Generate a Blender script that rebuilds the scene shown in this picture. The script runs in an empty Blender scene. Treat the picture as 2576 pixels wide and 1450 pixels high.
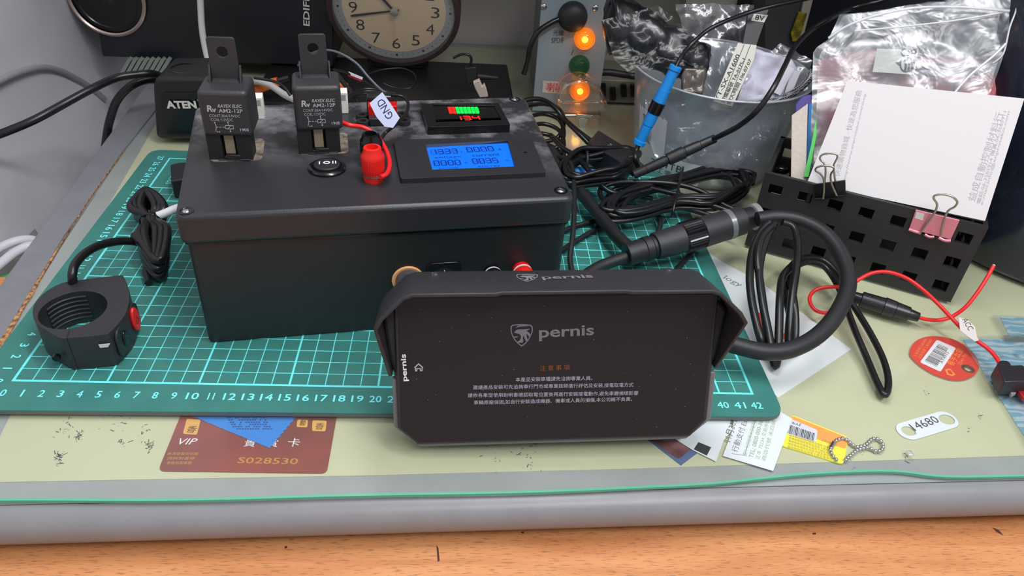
import bpy, bmesh, math, random
from mathutils import Vector, Matrix, noise
from mathutils.geometry import tessellate_polygon
random.seed(7)
V = Vector
CM = 0.01                      # all coordinates below are written in centimetres (z = 0 is the top of the cutting mat)
SC = bpy.context.scene
COL = SC.collection

# ------------------------------------------------------------------ camera
FPX = 1907.845
CAM = V((24.3264, -31.8822, 30.6849))
RX = V((0.99696715, -0.04215978, 0.06541455))
RY = V((0.02772059, -0.59303832, -0.80469691))     # image down
RZ = V((0.07271918, 0.80406971, -0.59007103))      # forward
cd = bpy.data.cameras.new('camera'); cam = bpy.data.objects.new('camera', cd); COL.objects.link(cam)
M3 = Matrix((RX, -RY, -RZ)).transposed()
cam.matrix_world = Matrix.Translation(CAM * CM) @ M3.to_4x4()
cd.sensor_width = 36.0; cd.lens = FPX / 2576 * 36; cd.clip_start = 0.01; cd.clip_end = 20
SC.camera = cam

# ------------------------------------------------------------------ light, world, exposure
W = bpy.data.worlds.new('World'); SC.world = W; W.use_nodes = True
W.node_tree.nodes['Background'].inputs[0].default_value = (0.88, 0.92, 1.0, 1)
W.node_tree.nodes['Background'].inputs[1].default_value = 0.55
def area(name, loc, target, sx, sy, power, col):
    l = bpy.data.lights.new(name, 'AREA'); l.shape = 'RECTANGLE'; l.size = sx*CM; l.size_y = sy*CM; l.energy = power; l.color = col
    o = bpy.data.objects.new(name, l); COL.objects.link(o); o.location = V(loc)*CM
    o.rotation_euler = (V(target)-V(loc)).to_track_quat('-Z', 'Y').to_euler(); return o
area('desk_lamp_light', (32, 8, 78), (26, 4, 0), 50, 9, 3.9, (0.97, 0.98, 1.0))
area('ceiling_light', (75, -62, 125), (10, 15, 0), 110, 12, 13.0, (0.97, 0.98, 1.0))
SC.view_settings.view_transform = 'Standard'; SC.view_settings.look = 'None'
SC.view_settings.exposure = 0.0; SC.view_settings.gamma = 1.0; SC.view_settings.use_curve_mapping = False

# ------------------------------------------------------------------ pixel -> point on a real plane
def ray(px, py): return RX*((px-1288)/FPX) + RY*((py-725)/FPX) + RZ
def at(px, py, z=0.0):
    d = ray(px, py); return CAM + d*((z-CAM.z)/d.z)
def aty(px, py, y):
    d = ray(px, py); return CAM + d*((y-CAM.y)/d.y)
def hit(px, py, O, N):
    d = ray(px, py); return CAM + d*((O-CAM).dot(N)/d.dot(N))

# ------------------------------------------------------------------ materials
def lin(c):
    return tuple(((x/255)/12.92 if x/255 <= .04045 else ((x/255+.055)/1.055)**2.4) for x in c)
MATS = {}
def mat(name, rgb, rough=.5, metal=0., bump=0., bscale=900., var=0., vscale=60., emit=0., erg=None, alpha=1., coat=0., spec=.5, rgb2=None, r2=.12):
    if name in MATS: return MATS[name]
    m = bpy.data.materials.new(name); m.use_nodes = True; nt = m.node_tree; b = nt.nodes['Principled BSDF']
    c = lin(rgb) + (1,); b.inputs['Base Color'].default_value = c
    b.inputs['Roughness'].default_value = rough; b.inputs['Metallic'].default_value = metal
    b.inputs['Specular IOR Level'].default_value = spec; b.inputs['Coat Weight'].default_value = coat; b.inputs['Coat Roughness'].default_value = .08
    tc = nt.nodes.new('ShaderNodeTexCoord')
    if var or rgb2:
        n = nt.nodes.new('ShaderNodeTexNoise'); n.inputs['Scale'].default_value = vscale; n.inputs['Detail'].default_value = 6
        nt.links.new(tc.outputs['Object'], n.inputs['Vector'])
        r = nt.nodes.new('ShaderNodeValToRGB'); nt.links.new(n.outputs[0], r.inputs[0])
        e = r.color_ramp.elements; e[0].position = .5-r2; e[1].position = .5+r2
        if rgb2: e[0].color = c; e[1].color = lin(rgb2)+(1,)
        else:
            e[0].color = tuple(x*(1-var) for x in c[:3])+(1,); e[1].color = tuple(min(1, x*(1+var)) for x in c[:3])+(1,)
        nt.links.new(r.outputs[0], b.inputs['Base Color'])
    if bump:
        n2 = nt.nodes.new('ShaderNodeTexNoise'); n2.inputs['Scale'].default_value = bscale; n2.inputs['Detail'].default_value = 3
        nt.links.new(tc.outputs['Object'], n2.inputs['Vector'])
        bp = nt.nodes.new('ShaderNodeBump'); bp.inputs['Strength'].default_value = bump; bp.inputs['Distance'].default_value = .0006
        nt.links.new(n2.outputs[0], bp.inputs['Height']); nt.links.new(bp.outputs[0], b.inputs['Normal'])
    if emit:
        b.inputs['Emission Color'].default_value = lin(erg or rgb)+(1,); b.inputs['Emission Strength'].default_value = emit
    if alpha < 1: b.inputs['Alpha'].default_value = alpha
    MATS[name] = m; return m
def clear(name, rgb, body=.12, rough=.15, gloss=.25, wr=0.):
    """thin clear plastic: mostly see-through, a little milky body, a glossy skin"""
    if name in MATS: return MATS[name]
    m = bpy.data.materials.new(name); m.use_nodes = True; nt = m.node_tree; nt.nodes.clear(); N = nt.nodes.new; L = nt.links.new
    out = N('ShaderNodeOutputMaterial'); tr = N('ShaderNodeBsdfTransparent'); df = N('ShaderNodeBsdfDiffuse'); gl = N('ShaderNodeBsdfGlossy')
    df.inputs[0].default_value = lin(rgb)+(1,); gl.inputs['Roughness'].default_value = rough
    m1 = N('ShaderNodeMixShader'); m1.inputs[0].default_value = body; L(tr.outputs[0], m1.inputs[1]); L(df.outputs[0], m1.inputs[2])
    fr = N('ShaderNodeLayerWeight'); pw = N('ShaderNodeMath'); pw.operation = 'POWER'; pw.inputs[1].default_value = 4.; L(fr.outputs['Facing'], pw.inputs[0])
    mu = N('ShaderNodeMath'); mu.operation = 'MULTIPLY_ADD'; mu.inputs[1].default_value = .13 if wr else .7; mu.inputs[2].default_value = gloss*.2; L(pw.outputs[0], mu.inputs[0])
    m2 = N('ShaderNodeMixShader'); L(mu.outputs[0], m2.inputs[0]); L(m1.outputs[0], m2.inputs[1]); L(gl.outputs[0], m2.inputs[2]); L(m2.outputs[0], out.inputs[0])
    if wr:
        tc = N('ShaderNodeTexCoord'); n2 = N('ShaderNodeTexNoise'); n2.inputs['Scale'].default_value = 30; n2.inputs['Detail'].default_value = 3; n2.inputs['Distortion'].default_value = 1.0
        L(tc.outputs['Object'], n2.inputs['Vector']); bp = N('ShaderNodeBump'); bp.inputs['Strength'].default_value = wr; bp.inputs['Distance'].default_value = .01
        L(n2.outputs[0], bp.inputs['Height']); L(bp.outputs[0], gl.inputs['Normal']); L(bp.outputs[0], df.inputs['Normal']); L(bp.outputs[0], fr.inputs['Normal'])
    MATS[name] = m; return m

BLK = mat('black_abs', (36,36,39), .42, bump=.35, bscale=1600)
BLKD = mat('black_matte', (26,26,28), .55)
BLKG = mat('black_gloss', (16,16,18), .2)
RUB = mat('black_cable_rubber', (20,20,22), .34)
RUBM = mat('matte_cable_rubber', (27,27,30), .5, bump=.1)
HOOD = mat('dark_grey_soft_plastic', (40,40,44), .5, bump=.15, bscale=2500)
WHT = mat('white_print', (225,225,228), .6)
GPR = mat('grey_print', (150,150,152), .6)
STEEL = mat('bright_steel', (200,200,200), .25, 1.)
RED = mat('red_plastic', (225,30,22), .35)
REDW = mat('red_wire_insulation', (222,28,30), .4)
BLUE = mat('blue_plastic', (20,135,215), .4)

# ------------------------------------------------------------------ mesh helper
class MB:
    def __init__(s): s.v = []; s.f = []; s.m = []
    def add(s, vs, fs, mi=0):
        b = len(s.v); s.v += [V(x) for x in vs]; s.f += [tuple(b+i for i in f) for f in fs]; s.m += [mi]*len(fs)
    def box(s, c, ex, ey, ez, mi=0):     # centre + half vectors
        c, ex, ey, ez = V(c), V(ex), V(ey), V(ez)
        vs = [c+ex*a+ey*b+ez*d for d in (-1,1) for b in (-1,1) for a in (-1,1)]
        fs = [(0,2,3,1),(4,5,7,6),(0,1,5,4),(2,6,7,3),(0,4,6,2),(1,3,7,5)]
        if ex.cross(ey).dot(ez) < 0: fs = [f[::-1] for f in fs]
        s.add(vs, fs, mi); return s
    def prism(s, loops, h, mi=0):        # loops: list of lists of 3D points (outer, holes...), h: offset vector
        h = V(h); loops = [[V(p) for p in l] for l in loops]
        flat = [p for l in loops for p in l]; n = len(flat)
        nn = V((0,0,0))
        for i in range(len(loops[0])): nn += loops[0][i].cross(loops[0][(i+1) % len(loops[0])])
        if len(loops) == 1: tris = [tuple(range(n))]; up = nn.dot(h) > 0
        else:
            tris = tessellate_polygon(loops); a, b, c = [flat[i] for i in tris[0]]; up = (b-a).cross(c-a).dot(h) > 0
        fs = []
        for t in tris: fs.append(tuple(i+n for i in (t if up else t[::-1]))); fs.append(tuple(t[::-1] if up else t))
        k = 0
        for li, l in enumerate(loops):
            nn = V((0,0,0))
            for i in range(len(l)): nn += l[i].cross(l[(i+1) % len(l)])
            ccw = nn.dot(h) > 0
            if li: ccw = not ccw
            for i in range(len(l)):
                p, q = k+i, k+(i+1) % len(l)
                f = (p, q, q+n, p+n); fs.append(f if ccw else f[::-1])
            k += len(l)
        s.add(flat+[p+h for p in flat], fs, mi); return s
    def lathe(s, prof, o, ax, seg=32, mi=0, cap=True):
        o, ax = V(o), V(ax).normalized(); a = ax.orthogonal().normalized(); b = ax.cross(a)
        vs = []
        for r, h in prof:
            for i in range(seg):
                t = 2*math.pi*i/seg; vs.append(o+ax*h+(a*math.cos(t)+b*math.sin(t))*r)
        fs = []
        for j in range(len(prof)-1):
            for i in range(seg):
                p = j*seg+i; q = j*seg+(i+1) % seg; fs.append((p, q, q+seg, p+seg))
        if cap: fs.append(tuple(reversed(range(seg)))); fs.append(tuple(range((len(prof)-1)*seg, len(prof)*seg)))
        s.add(vs, fs, mi); return s
    def cyl(s, p0, p1, r0, r1=None, seg=24, mi=0):
        p0, p1 = V(p0), V(p1); return s.lathe([(r0,0),(r0 if r1 is None else r1,(p1-p0).length)], p0, p1-p0, seg, mi)
    def sph(s, c, r, seg=16, mi=0, sq=1., ax=(0,0,1)):
        n = 8; return s.lathe([(max(r*math.sin(math.pi*i/n), r*.01), -r*sq*math.cos(math.pi*i/n)) for i in range(n+1)], c, ax, seg, mi)
    def tube(s, pts, r, seg=10, mi=0, smooth=True, step=6, closed=False):
        pts = [V(p) for p in pts]; seg = max(seg, 10) if r is not None else seg
        if smooth: pts = spline(pts, step, closed)
        n = len(pts); up = None; vs = []
        for i in range(n):
            t = (pts[min(i+1, n-1)]-pts[max(i-1, 0)]).normalized()
            if up is None: up = t.orthogonal().normalized()
            up = up-t*up.dot(t)
            up = t.orthogonal().normalized() if up.length < 1e-5 else up.normalized()
            sd = t.cross(up); rr = r(i/(n-1)) if callable(r) else r
            for k in range(seg):
                a = 2*math.pi*k/seg; vs.append(pts[i]+(up*math.cos(a)+sd*math.sin(a))*rr)
        fs = []
        for i in range(n-1):
            for k in range(seg):
                p = i*seg+k; q = i*seg+(k+1) % seg; fs.append((p, q, q+seg, p+seg))
        fs.append(tuple(reversed(range(seg)))); fs.append(tuple(range((n-1)*seg, n*seg)))
        s.add(vs, fs, mi); return s
    def quad(s, a, b, c, d, mi=0): s.add([a, b, c, d], [(0,1,2,3)], mi); return s
def spline(P, step=6, closed=False):
    out = []; n = len(P)
    if n < 3: return P
    for i in range(n if closed else n-1):
        if closed: p0, p1, p2, p3 = P[i-1], P[i], P[(i+1) % n], P[(i+2) % n]
        else: p0, p1, p2, p3 = P[max(i-1, 0)], P[i], P[i+1], P[min(i+2, n-1)]
        for k in range(step):
            t = k/step; out.append(.5*((2*p1)+(p2-p0)*t+(2*p0-5*p1+4*p2-p3)*t*t+(3*p1-p0-3*p2+p3)*t**3))
    out.append(P[0] if closed else P[-1]); return out

LOC = {}
def tag(o, label=None, cat=None, group=None, kind=None):
    if label: o['label'] = label
    if cat: o['category'] = cat
    if group: o['group'] = group
    if kind: o['kind'] = kind
    return o
def thing(name, label, cat, loc, group=None):
    o = bpy.data.objects.new(name, None); COL.objects.link(o); o.empty_display_size = .01
    o.location = V(loc)*CM; LOC[o.name] = V(loc); return tag(o, label, cat, group)
def obj(name, mb, m, parent=None, bev=0., seg=2, solid=0., sub=0, sharp=38, origin=None, off=0.):
    me = bpy.data.meshes.new(name)
    if parent: o0 = LOC[parent.name]
    elif origin is not None: o0 = V(origin)
    else:
        lo = V([min(p[i] for p in mb.v) for i in range(3)]); hi = V([max(p[i] for p in mb.v) for i in range(3)])
        o0 = V(((lo.x+hi.x)/2, (lo.y+hi.y)/2, lo.z))
    me.from_pydata([((p-o0)*CM)[:] for p in mb.v], [], mb.f)
    ms = m if isinstance(m, (list, tuple)) else [m]
    for x in ms: me.materials.append(x)
    me.polygons.foreach_set('material_index', mb.m)
    me.polygons.foreach_set('use_smooth', [True]*len(me.polygons))
    me.update(); me.set_sharp_from_angle(angle=math.radians(sharp))
    o = bpy.data.objects.new(name, me); COL.objects.link(o)
    if parent: o.parent = parent
    else: o.location = o0*CM
    LOC[o.name] = o0
    if solid: d = o.modifiers.new('s', 'SOLIDIFY'); d.thickness = solid*CM; d.offset = off
    if bev: d = o.modifiers.new('b', 'BEVEL'); d.width = bev*CM; d.segments = seg; d.limit_method = 'ANGLE'; d.angle_limit = math.radians(40)
    if sub: d = o.modifiers.new('u', 'SUBSURF'); d.levels = sub; d.render_levels = sub
    return o
_TC = {}
def glyphs(s, res=2, shear=0., off=0.):
    k = (s, res, shear, off)
    if k in _TC: return _TC[k]
    c = bpy.data.curves.new('t', 'FONT'); c.body = s; c.size = 1; c.resolution_u = res; c.shear = shear; c.offset = off
    o = bpy.data.objects.new('t', c); COL.objects.link(o); dg = bpy.context.evaluated_depsgraph_get()
    me = bpy.data.meshes.new_from_object(o.evaluated_get(dg))
    vs = [v.co.copy() for v in me.vertices]; fs = [tuple(p.vertices) for p in me.polygons]
    bpy.data.objects.remove(o); bpy.data.curves.remove(c); bpy.data.meshes.remove(me)
    _TC[k] = (vs, fs); return vs, fs
def txt(mb, s, A, B, up, h, lift=.012, mi=0, res=2, shear=0., off=0.):
    """flat printed lettering: bounding box of the string runs from A to B with height h along up"""
    if any(ord(c) > 0x2E80 for c in s): off = 0.
    vs, fs = glyphs(s, res, shear, off)
    if not vs: return
    A, B = V(A), V(B); ex = B-A; up = V(up); n = ex.cross(up).normalized(); up = n.cross(ex).normalized()
    x0 = min(v.x for v in vs); x1 = max(v.x for v in vs); y0 = min(v.y for v in vs); y1 = max(v.y for v in vs)
    mb.add([A+ex*((v.x-x0)/(x1-x0))+up*(h*(v.y-y0)/(y1-y0))+n*lift for v in vs], fs, mi)
def tz(mb, s, a, b, z, h, **k):       # lettering on a level surface between two picture points
    A, B = at(*a, z), at(*b, z); txt(mb, s, A, B, V((0,0,1)).cross(B-A), h, **k)
def circ(c, r, ex, ey, n=24, rb=None): return [V(c)+V(ex)*r*math.cos(2*math.pi*i/n)+V(ey)*(rb or r)*math.sin(2*math.pi*i/n) for i in range(n)]
def rrect(o, ex, ey, w, h, r, n=4):
    """rounded rectangle outline starting at corner o"""
    o, ex, ey = V(o), V(ex), V(ey); out = []
    for cx, cy, a0 in ((w-r, r, -90), (w-r, h-r, 0), (r, h-r, 90), (r, r, 180)):
        for i in range(n+1):
            a = math.radians(a0+90*i/n); out.append(o+ex*(cx+r*math.cos(a))+ey*(cy+r*math.sin(a)))
    return out
def rquad(P, r, n=4):
    """rounds the corners of a flat polygon"""
    P = [V(p) for p in P]; out = []; N = len(P)
    for i in range(N):
        a, b, c = P[i-1], P[i], P[(i+1) % N]
        rr = min(r, (a-b).length*.45, (c-b).length*.45); p = b+(a-b).normalized()*rr; q = b+(c-b).normalized()*rr
        for k in range(n+1): t = k/n; out.append(p*(1-t)**2+b*2*t*(1-t)+q*t*t)
    return out
def wire(name, label, cat, pts, r, m, group=None, seg=10, step=7, parent=None):
    mb = MB().tube([at(*p) if not isinstance(p, Vector) else p for p in pts], r, seg, step=step)
    o = obj(name, mb, m, parent)
    if not parent: tag(o, label, cat, group)
    elif label: o['label'] = label
    return o
def coil(c, A, B, n, dz=.25, jit=.12, steps=14, pinch=0., z0=0., sweep=1., phase=0.):
    c, A, B = V(c), V(A), V(B); pts = []
    for i in range(int(n*steps)):
        t = 2*math.pi*i/steps+phase; k = i/steps
        ja = 1+jit*math.sin(k*2.4+1.3)+jit*.5*random.uniform(-1, 1)*.3; jb = 1+jit*1.5*math.sin(k*3.7)
        w = 1-pinch*math.exp(-(math.cos(t)/.35)**2)
        pts.append(c+A*math.cos(t)*ja+B*math.sin(t)*w*jb+V((0,0,1))*(z0+dz*(k % 4)*sweep+.18*math.sin(t*2+k)))
    return pts
def surf(Lp, Rp, O, N, nu=14, nv=14, amp=.35, sc=.5, seed=0., thick=0.):
    """a crumpled sheet spanning two picture polylines on the plane O,N"""
    def rs(P, n):
        L = [0]
        for a, b in zip(P, P[1:]): L.append(L[-1]+math.hypot(b[0]-a[0], b[1]-a[1]))
        out = []
        for i in range(n+1):
            d = L[-1]*i/n; j = max(k for k in range(len(P)-1) if L[k] <= d+1e-9); t = (d-L[j])/max(L[j+1]-L[j], 1e-9)
            out.append((P[j][0]*(1-t)+P[j+1][0]*t, P[j][1]*(1-t)+P[j+1][1]*t))
        return out
    a, b = rs(Lp, nv), rs(Rp, nv); vs = []; fs = []
    for j in range(nv+1):
        for i in range(nu+1):
            t = i/nu; p = hit(a[j][0]*(1-t)+b[j][0]*t, a[j][1]*(1-t)+b[j][1]*t, O, N)
            q = p*sc+V((seed, seed*1.7, 0)); d = noise.noise(q)*amp+noise.noise(q*2.7)*amp*.5+abs(noise.noise(q*1.3+V((5,2,1))))*amp*.6
            vs.append(p+N*d)
    for j in range(nv):
        for i in range(nu): p = j*(nu+1)+i; fs.append((p, p+1, p+nu+2, p+nu+1))
    mb = MB(); mb.add(vs, fs); return mb
ZV = V((0,0,1))

# ================================================================== SETTING
def node_mat(name):
    m = bpy.data.materials.new(name); m.use_nodes = True; return m, m.node_tree, m.node_tree.nodes['Principled BSDF']
def wood_mat():
    m, nt, b = node_mat('beech_laminate'); N = nt.nodes.new; L = nt.links.new
    tc = N('ShaderNodeTexCoord'); mp = N('ShaderNodeMapping'); mp.inputs['Scale'].default_value = (5, 60, 1); mp.inputs['Rotation'].default_value = (0, 0, .04); L(tc.outputs['Object'], mp.inputs[0])
    n = N('ShaderNodeTexNoise'); n.inputs['Scale'].default_value = 1.6; n.inputs['Detail'].default_value = 8; n.inputs['Distortion'].default_value = .6; L(mp.outputs[0], n.inputs[0])
    r = N('ShaderNodeValToRGB'); L(n.outputs[0], r.inputs[0]); e = r.color_ramp.elements
    e[0].position = .3; e[0].color = lin((190,120,70))+(1,); e[1].position = .68; e[1].color = lin((218,152,98))+(1,)
    mp2 = N('ShaderNodeMapping'); mp2.inputs['Scale'].default_value = (150, 1500, 1); mp2.inputs['Rotation'].default_value = (0, 0, -.12); L(tc.outputs['Object'], mp2.inputs[0])
    n2 = N('ShaderNodeTexNoise'); n2.inputs['Scale'].default_value = 1.0; n2.inputs['Detail'].default_value = 2; L(mp2.outputs[0], n2.inputs[0])
    r2 = N('ShaderNodeValToRGB'); L(n2.outputs[0], r2.inputs[0]); e = r2.color_ramp.elements
    e[0].position = .34; e[0].color = (.5,.45,.42,1); e[1].position = .44; e[1].color = (1,1,1,1)
    mx = N('ShaderNodeMixRGB'); mx.blend_type = 'MULTIPLY'; mx.inputs[0].default_value = .75; L(r.outputs[0], mx.inputs[1]); L(r2.outputs[0], mx.inputs[2]); L(mx.outputs[0], b.inputs['Base Color'])
    b.inputs['Roughness'].default_value = .62; return m
WOOD = wood_mat()
WALLM = mat('lilac_grey_wall_paint', (204,201,207), .6, var=.04, vscale=14)
WALLB = mat('grey_back_wall', (205,198,192), .8, var=.06, vscale=8)
def struct(name, mb, m, **k): return tag(obj(name, mb, m, **k), kind='structure')
struct('wall_left', MB().box((-16.2, 20, 0), (1.5,0,0), (.6,42,0), (0,0,70)), WALLM)
struct('wall_back', MB().box((30, 63.5, 0), (75,0,0), (0,1.5,0), (0,0,70)), WALLB)
struct('floor', MB().box((30, 10, -71), (90,0,0), (0,80,0), (0,0,1)), mat('dark_floor', (70,66,64), .7, var=.1))
#struct('trim_1', MB().box((-14.1, 40, 2.5), (.25,0,0), (-.1,20,0), (0,0,2.2)), mat('pale_skirting', (160,160,162), .5), bev=.1)

dr = tag(obj('pull_out_shelf', MB().box((30, -14, -4.2), (62,0,0), (.0,28,0), (0,0,1)), WOOD, bev=.15), 'orange beech laminate shelf in front of and below the grey desk edge', 'shelf')
for P_ in ([(1098,1372),(1103,1380),(1106,1412),(1101,1414)],[(2496,1328),(2512,1334),(2524,1348),(2508,1340)],[(1312,1339),(1318,1339),(1318,1343),(1311,1342)],[(716,1376),(722,1374),(723,1379),(716,1381)],[(2044,1342),(2052,1341),(2053,1345),(2045,1346)]):
    obj('wood_nick', MB().prism([[at(x,y,-3.195) for x, y in P_]], (0,0,.012)), mat('nick_dark', (78,44,28), .8), dr)
cab = tag(obj('cabinet', MB().prism([[at(-260,360,-9), at(2,424,-9), at(98,592,-9), at(40,700,-9), at(-260,760,-9)]], (0,0,-40)), mat('cabinet_grey', (120,118,116), .5), bev=.1), 'dark grey metal cabinet below the left edge of the desk', 'cabinet')

DT = -.6
desk = thing('desk', 'desk with grey rounded front edge and chipped chipboard showing at its left edge', 'desk', (20, 15, -3.2))
GREY = mat('desk_grey_laminate', (150,154,152), .35, var=.04, vscale=30)
obj('desk_top', MB().prism([[V((-2.3,-8.1,DT)), V((80,-4.8,DT)), V((80,61.5,DT)), V((-4.9,61.5,DT)), V((-4.5,28,DT)), V((-3.6,15,DT)), V((-2.6,4,DT))]], (0,0,-2.26)), GREY, desk)
prof = []
for i in range(13):
    a = math.radians(90+180*i/12); prof.append((1.13*math.cos(a), DT-1.13+1.13*math.sin(a)))
def edge_y(x): return -7.95+.04*(x-2.8)
mb = MB(); xs = [-7+i*3 for i in range(31)]
for x in xs: mb.v += [V((x-.04*p[0]*0, edge_y(x)+p[0], p[1])) for p in prof]
k = len(prof)
for i in range(len(xs)-1):
    for j in range(k-1): mb.f.append((i*k+j, (i+1)*k+j, (i+1)*k+j+1, i*k+j+1)[::-1]); mb.m.append(0)
obj('rounded_front_edge', mb, mat('silver_grey_edging', (132,131,133), .38, var=.03, vscale=50, bump=.05, bscale=300), desk, sharp=60)
A_ = [V((-4.1,-9,DT)), V((-5.3,9.3,DT)), V((-6.65,29.2,DT)), V((-7.4,41,DT)), V((-8.6,61.5,DT))]
B_ = [V((-1.6,-9,DT)), V((-2.55,3.4,DT)), V((-3.75,15.6,DT)), V((-4.5,28.6,DT)), V((-4.9,61.5,DT))]
obj('left_border', MB().prism([A_+B_[::-1]], (0,0,-2.26)).prism([[p+V((0,0,.001)) for p in A_]+[p+V((-.12,0,.001)) for p in B_[::-1]]], (0,0,.12)), mat('border_grey', (122,122,128), .45, var=.05, vscale=40), desk, bev=.04)
mb = MB(); Lp = []; Rp = []
Bs = spline(B_, 30)
for i, p in enumerate(Bs):
    if p.y > 30: break
    w = .04+max(0, (14-p.y)/14)*.34*(.6+.8*abs(noise.noise(V((0,p.y*1.1,3)))))+.12*max(0,noise.noise(V((1,p.y*.9,0))))
    if p.y > 15: w *= .45
    Lp.append(p+V((-w*.55,0,.02))); Rp.append(p+V((w*.9+.05*noise.noise(V((4,p.y*4,0))),0,.02)))
mb.prism([Lp+Rp[::-1]], (0,0,.11))
obj('chipped_chipboard', mb, mat('chipboard', (196,146,92), .85, rgb2=(110,66,34), vscale=330, bump=.8, bscale=400), desk)
cream = mat('cream_green_pad', (190,191,156), .6, var=.02, vscale=20)
PAD = [(1.2,-6.6),(.66,-2.15),(-2.2,16.8),(-3.63,33),(-3.8,36),(-4.2,60),(78,60),(78,-2.9),(56.75,-4.06),(34,-5.3),(19.5,-5.95)]
pad = tag(obj('desk_pad', MB().prism([[V((x,y,DT)) for x, y in PAD]], (0,0,.03)), cream, origin=(20,15,DT)), 'pale cream green paper pad lying flat across the grey desk under the clear sheet', 'desk pad')
# ink offset marks on the pad
mb = MB(); random.seed(3)
for cx, cy, n, s in [(150,1150,60,18),(200,1100,40,14),(305,1115,26,12),(375,1125,44,15),(170,1065,36,34),(300,1055,40,60),(360,1085,14,20),(1240,1130,30,60),(1330,1140,40,50),(2440,1075,10,9),(2465,1045,10,8),(2330,985,14,8),(2280,1150,12,12),(2150,1165,10,30)]:
    for _ in range(n):
        if random.random() < .4: continue
        x = cx+random.gauss(0,s*.35); y = cy+random.gauss(0,s*.55)
        p = at(x, y, DT+.034); a = random.random()*3; r = random.uniform(.015,.06); q = V((math.cos(a),math.sin(a),0))*r*random.uniform(1,3.2); w = V((-math.sin(a),math.cos(a),0))*r*.5
        mb.add([p-q-w, p+q-w*.4, p+q+w, p-q*.6+w], [(0,1,2,3)])
tag(obj('ink_marks', mb, mat('ink', (60,70,66), .8), pad), kind='stuff')

# clear sheet over the desk
EP = [at(x,y,-.3) for x, y in [(-300,1268),(0,1259),(454,1259),(900,1247),(1300,1240),(1600,1228),(1800,1217),(2000,1196),(2150,1187),(2260,1187),(2380,1200),(2576,1198),(2900,1190)]]
SHT = clear('clear_pvc', (190,205,190), .03, .12, .1)
sheet = thing('clear_desk_sheet', 'clear plastic sheet with a wavy green front edge covering the desk top', 'desk sheet', (20,15,-.36))
ES = spline(EP, 5)
poly = [V((p.x,p.y,-.36)) for p in ES]+[V((78,60,-.36)), V((-4.75,60,-.36)), V((-4.3,28,-.36)), V((-3.5,15.6,-.36)), V((-2.35,4,-.36))]
obj('sheet', MB().prism([poly], (0,0,.055)), SHT, sheet)
mb = MB(); prv = None
for p in ES:
    q = [V((p.x,p.y-.03,-.455)), V((p.x,p.y-.03,-.30)), V((p.x,p.y+.1,-.29)), V((p.x,p.y+.1,-.455))]
    b0 = len(mb.v); mb.v += q
    if prv is not None:
        for j in range(4): mb.f.append((prv+j, b0+j, b0+(j+1) % 4, prv+(j+1) % 4)[::-1]); mb.m.append(0)
    prv = b0
obj('green_edge', mb, mat('green_sheet_edge', (92,176,142), .3), sheet)

# ================================================================== CUTTING MAT
def mat_green():
    m, nt, b = node_mat('cutting_mat_green'); N = nt.nodes.new; L = nt.links.new
    tc = N('ShaderNodeTexCoord'); sx = N('ShaderNodeSeparateXYZ'); L(tc.outputs['Object'], sx.inputs[0])
    def op(o, a, b_=None, c=None):
        n = N('ShaderNodeMath'); n.operation = o
        for i, x in enumerate((a, b_, c)):
            if x is None: continue
            if isinstance(x, (int, float)): n.inputs[i].default_value = x
            else: L(x, n.inputs[i])
        return n.outputs[0]
    X = op('MULTIPLY', sx.outputs[0], 100.); Y = op('MULTIPLY', sx.outputs[1], 100.)
    def line(v, per, w):     # 1 where v is within w of a multiple of per
        f = op('PINGPONG', v, per/2.); return op('LESS_THAN', f, w)
    def near(v, c, w): return op('COMPARE', v, c, w)
    minor = op('MAXIMUM', line(X, 1, .028), line(Y, 1, .028)); major = op('MAXIMUM', line(X, 5, .058), line(Y, 5, .058))
    lines = op('MAXIMUM', minor, major)
    free = op('MULTIPLY', op('GREATER_THAN', Y, 22.06), op('LESS_THAN', X, 12.))       # blank title box at the far left corner
    lines = op('MULTIPLY', lines, op('SUBTRACT', 1., free))
    lines = op('MAXIMUM', lines, near(Y, 22., .05)); lines = op('MAXIMUM', lines, near(X, 0., .075)); lines = op('MAXIMUM', lines, near(X, 42., .075))
    lines = op('MAXIMUM', lines, near(Y, 0., .075)); lines = op('MAXIMUM', lines, near(Y, 27., .075))
    ins = op('MULTIPLY', op('MULTIPLY', op('GREATER_THAN', X, -.075), op('LESS_THAN', X, 42.075)), op('MULTIPLY', op('GREATER_THAN', Y, -.075), op('LESS_THAN', Y, 27.075)))
    lines = op('MULTIPLY', lines, ins)
    n = N('ShaderNodeTexNoise'); n.inputs['Scale'].default_value = 45; n.inputs['Detail'].default_value = 7; L(tc.outputs['Object'], n.inputs[0])
    r = N('ShaderNodeValToRGB'); L(n.outputs[0], r.inputs[0]); e = r.color_ramp.elements; e[0].position = .3; e[0].color = lin((48,112,104))+(1,); e[1].position = .75; e[1].color = lin((56,124,115))+(1,)
    mx = N('ShaderNodeMixRGB'); L(lines, mx.inputs[0]); L(r.outputs[0], mx.inputs[1]); mx.inputs[2].default_value = lin((104,224,224))+(1,); L(mx.outputs[0], b.inputs['Base Color'])
    b.inputs['Roughness'].default_value = .5; return m
cm = thing('cutting_mat', 'green cutting mat with pale centimetre grid under the black box', 'cutting mat', (0,0,0))
MQ = [V((-1.95,-2.3,-.3)), V((43.4,-1.85,-.3)), V((43.15,28.5,-.3)), V((-2.0,28.5,-.3))]
obj('mat_sheet', MB().prism([rquad(MQ, 1.1, 5)], (0,0,.295)), mat_green(), cm)
obj('mat_core', MB().prism([[V((p.x*1.0+(.015 if p.x > 10 else -.015), p.y+(.015 if p.y > 10 else -.015), -.29)) for p in rquad(MQ, 1.1, 5)]], (0,0,.2)), mat('mat_grey_core', (96,100,98), .7), cm)
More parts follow.
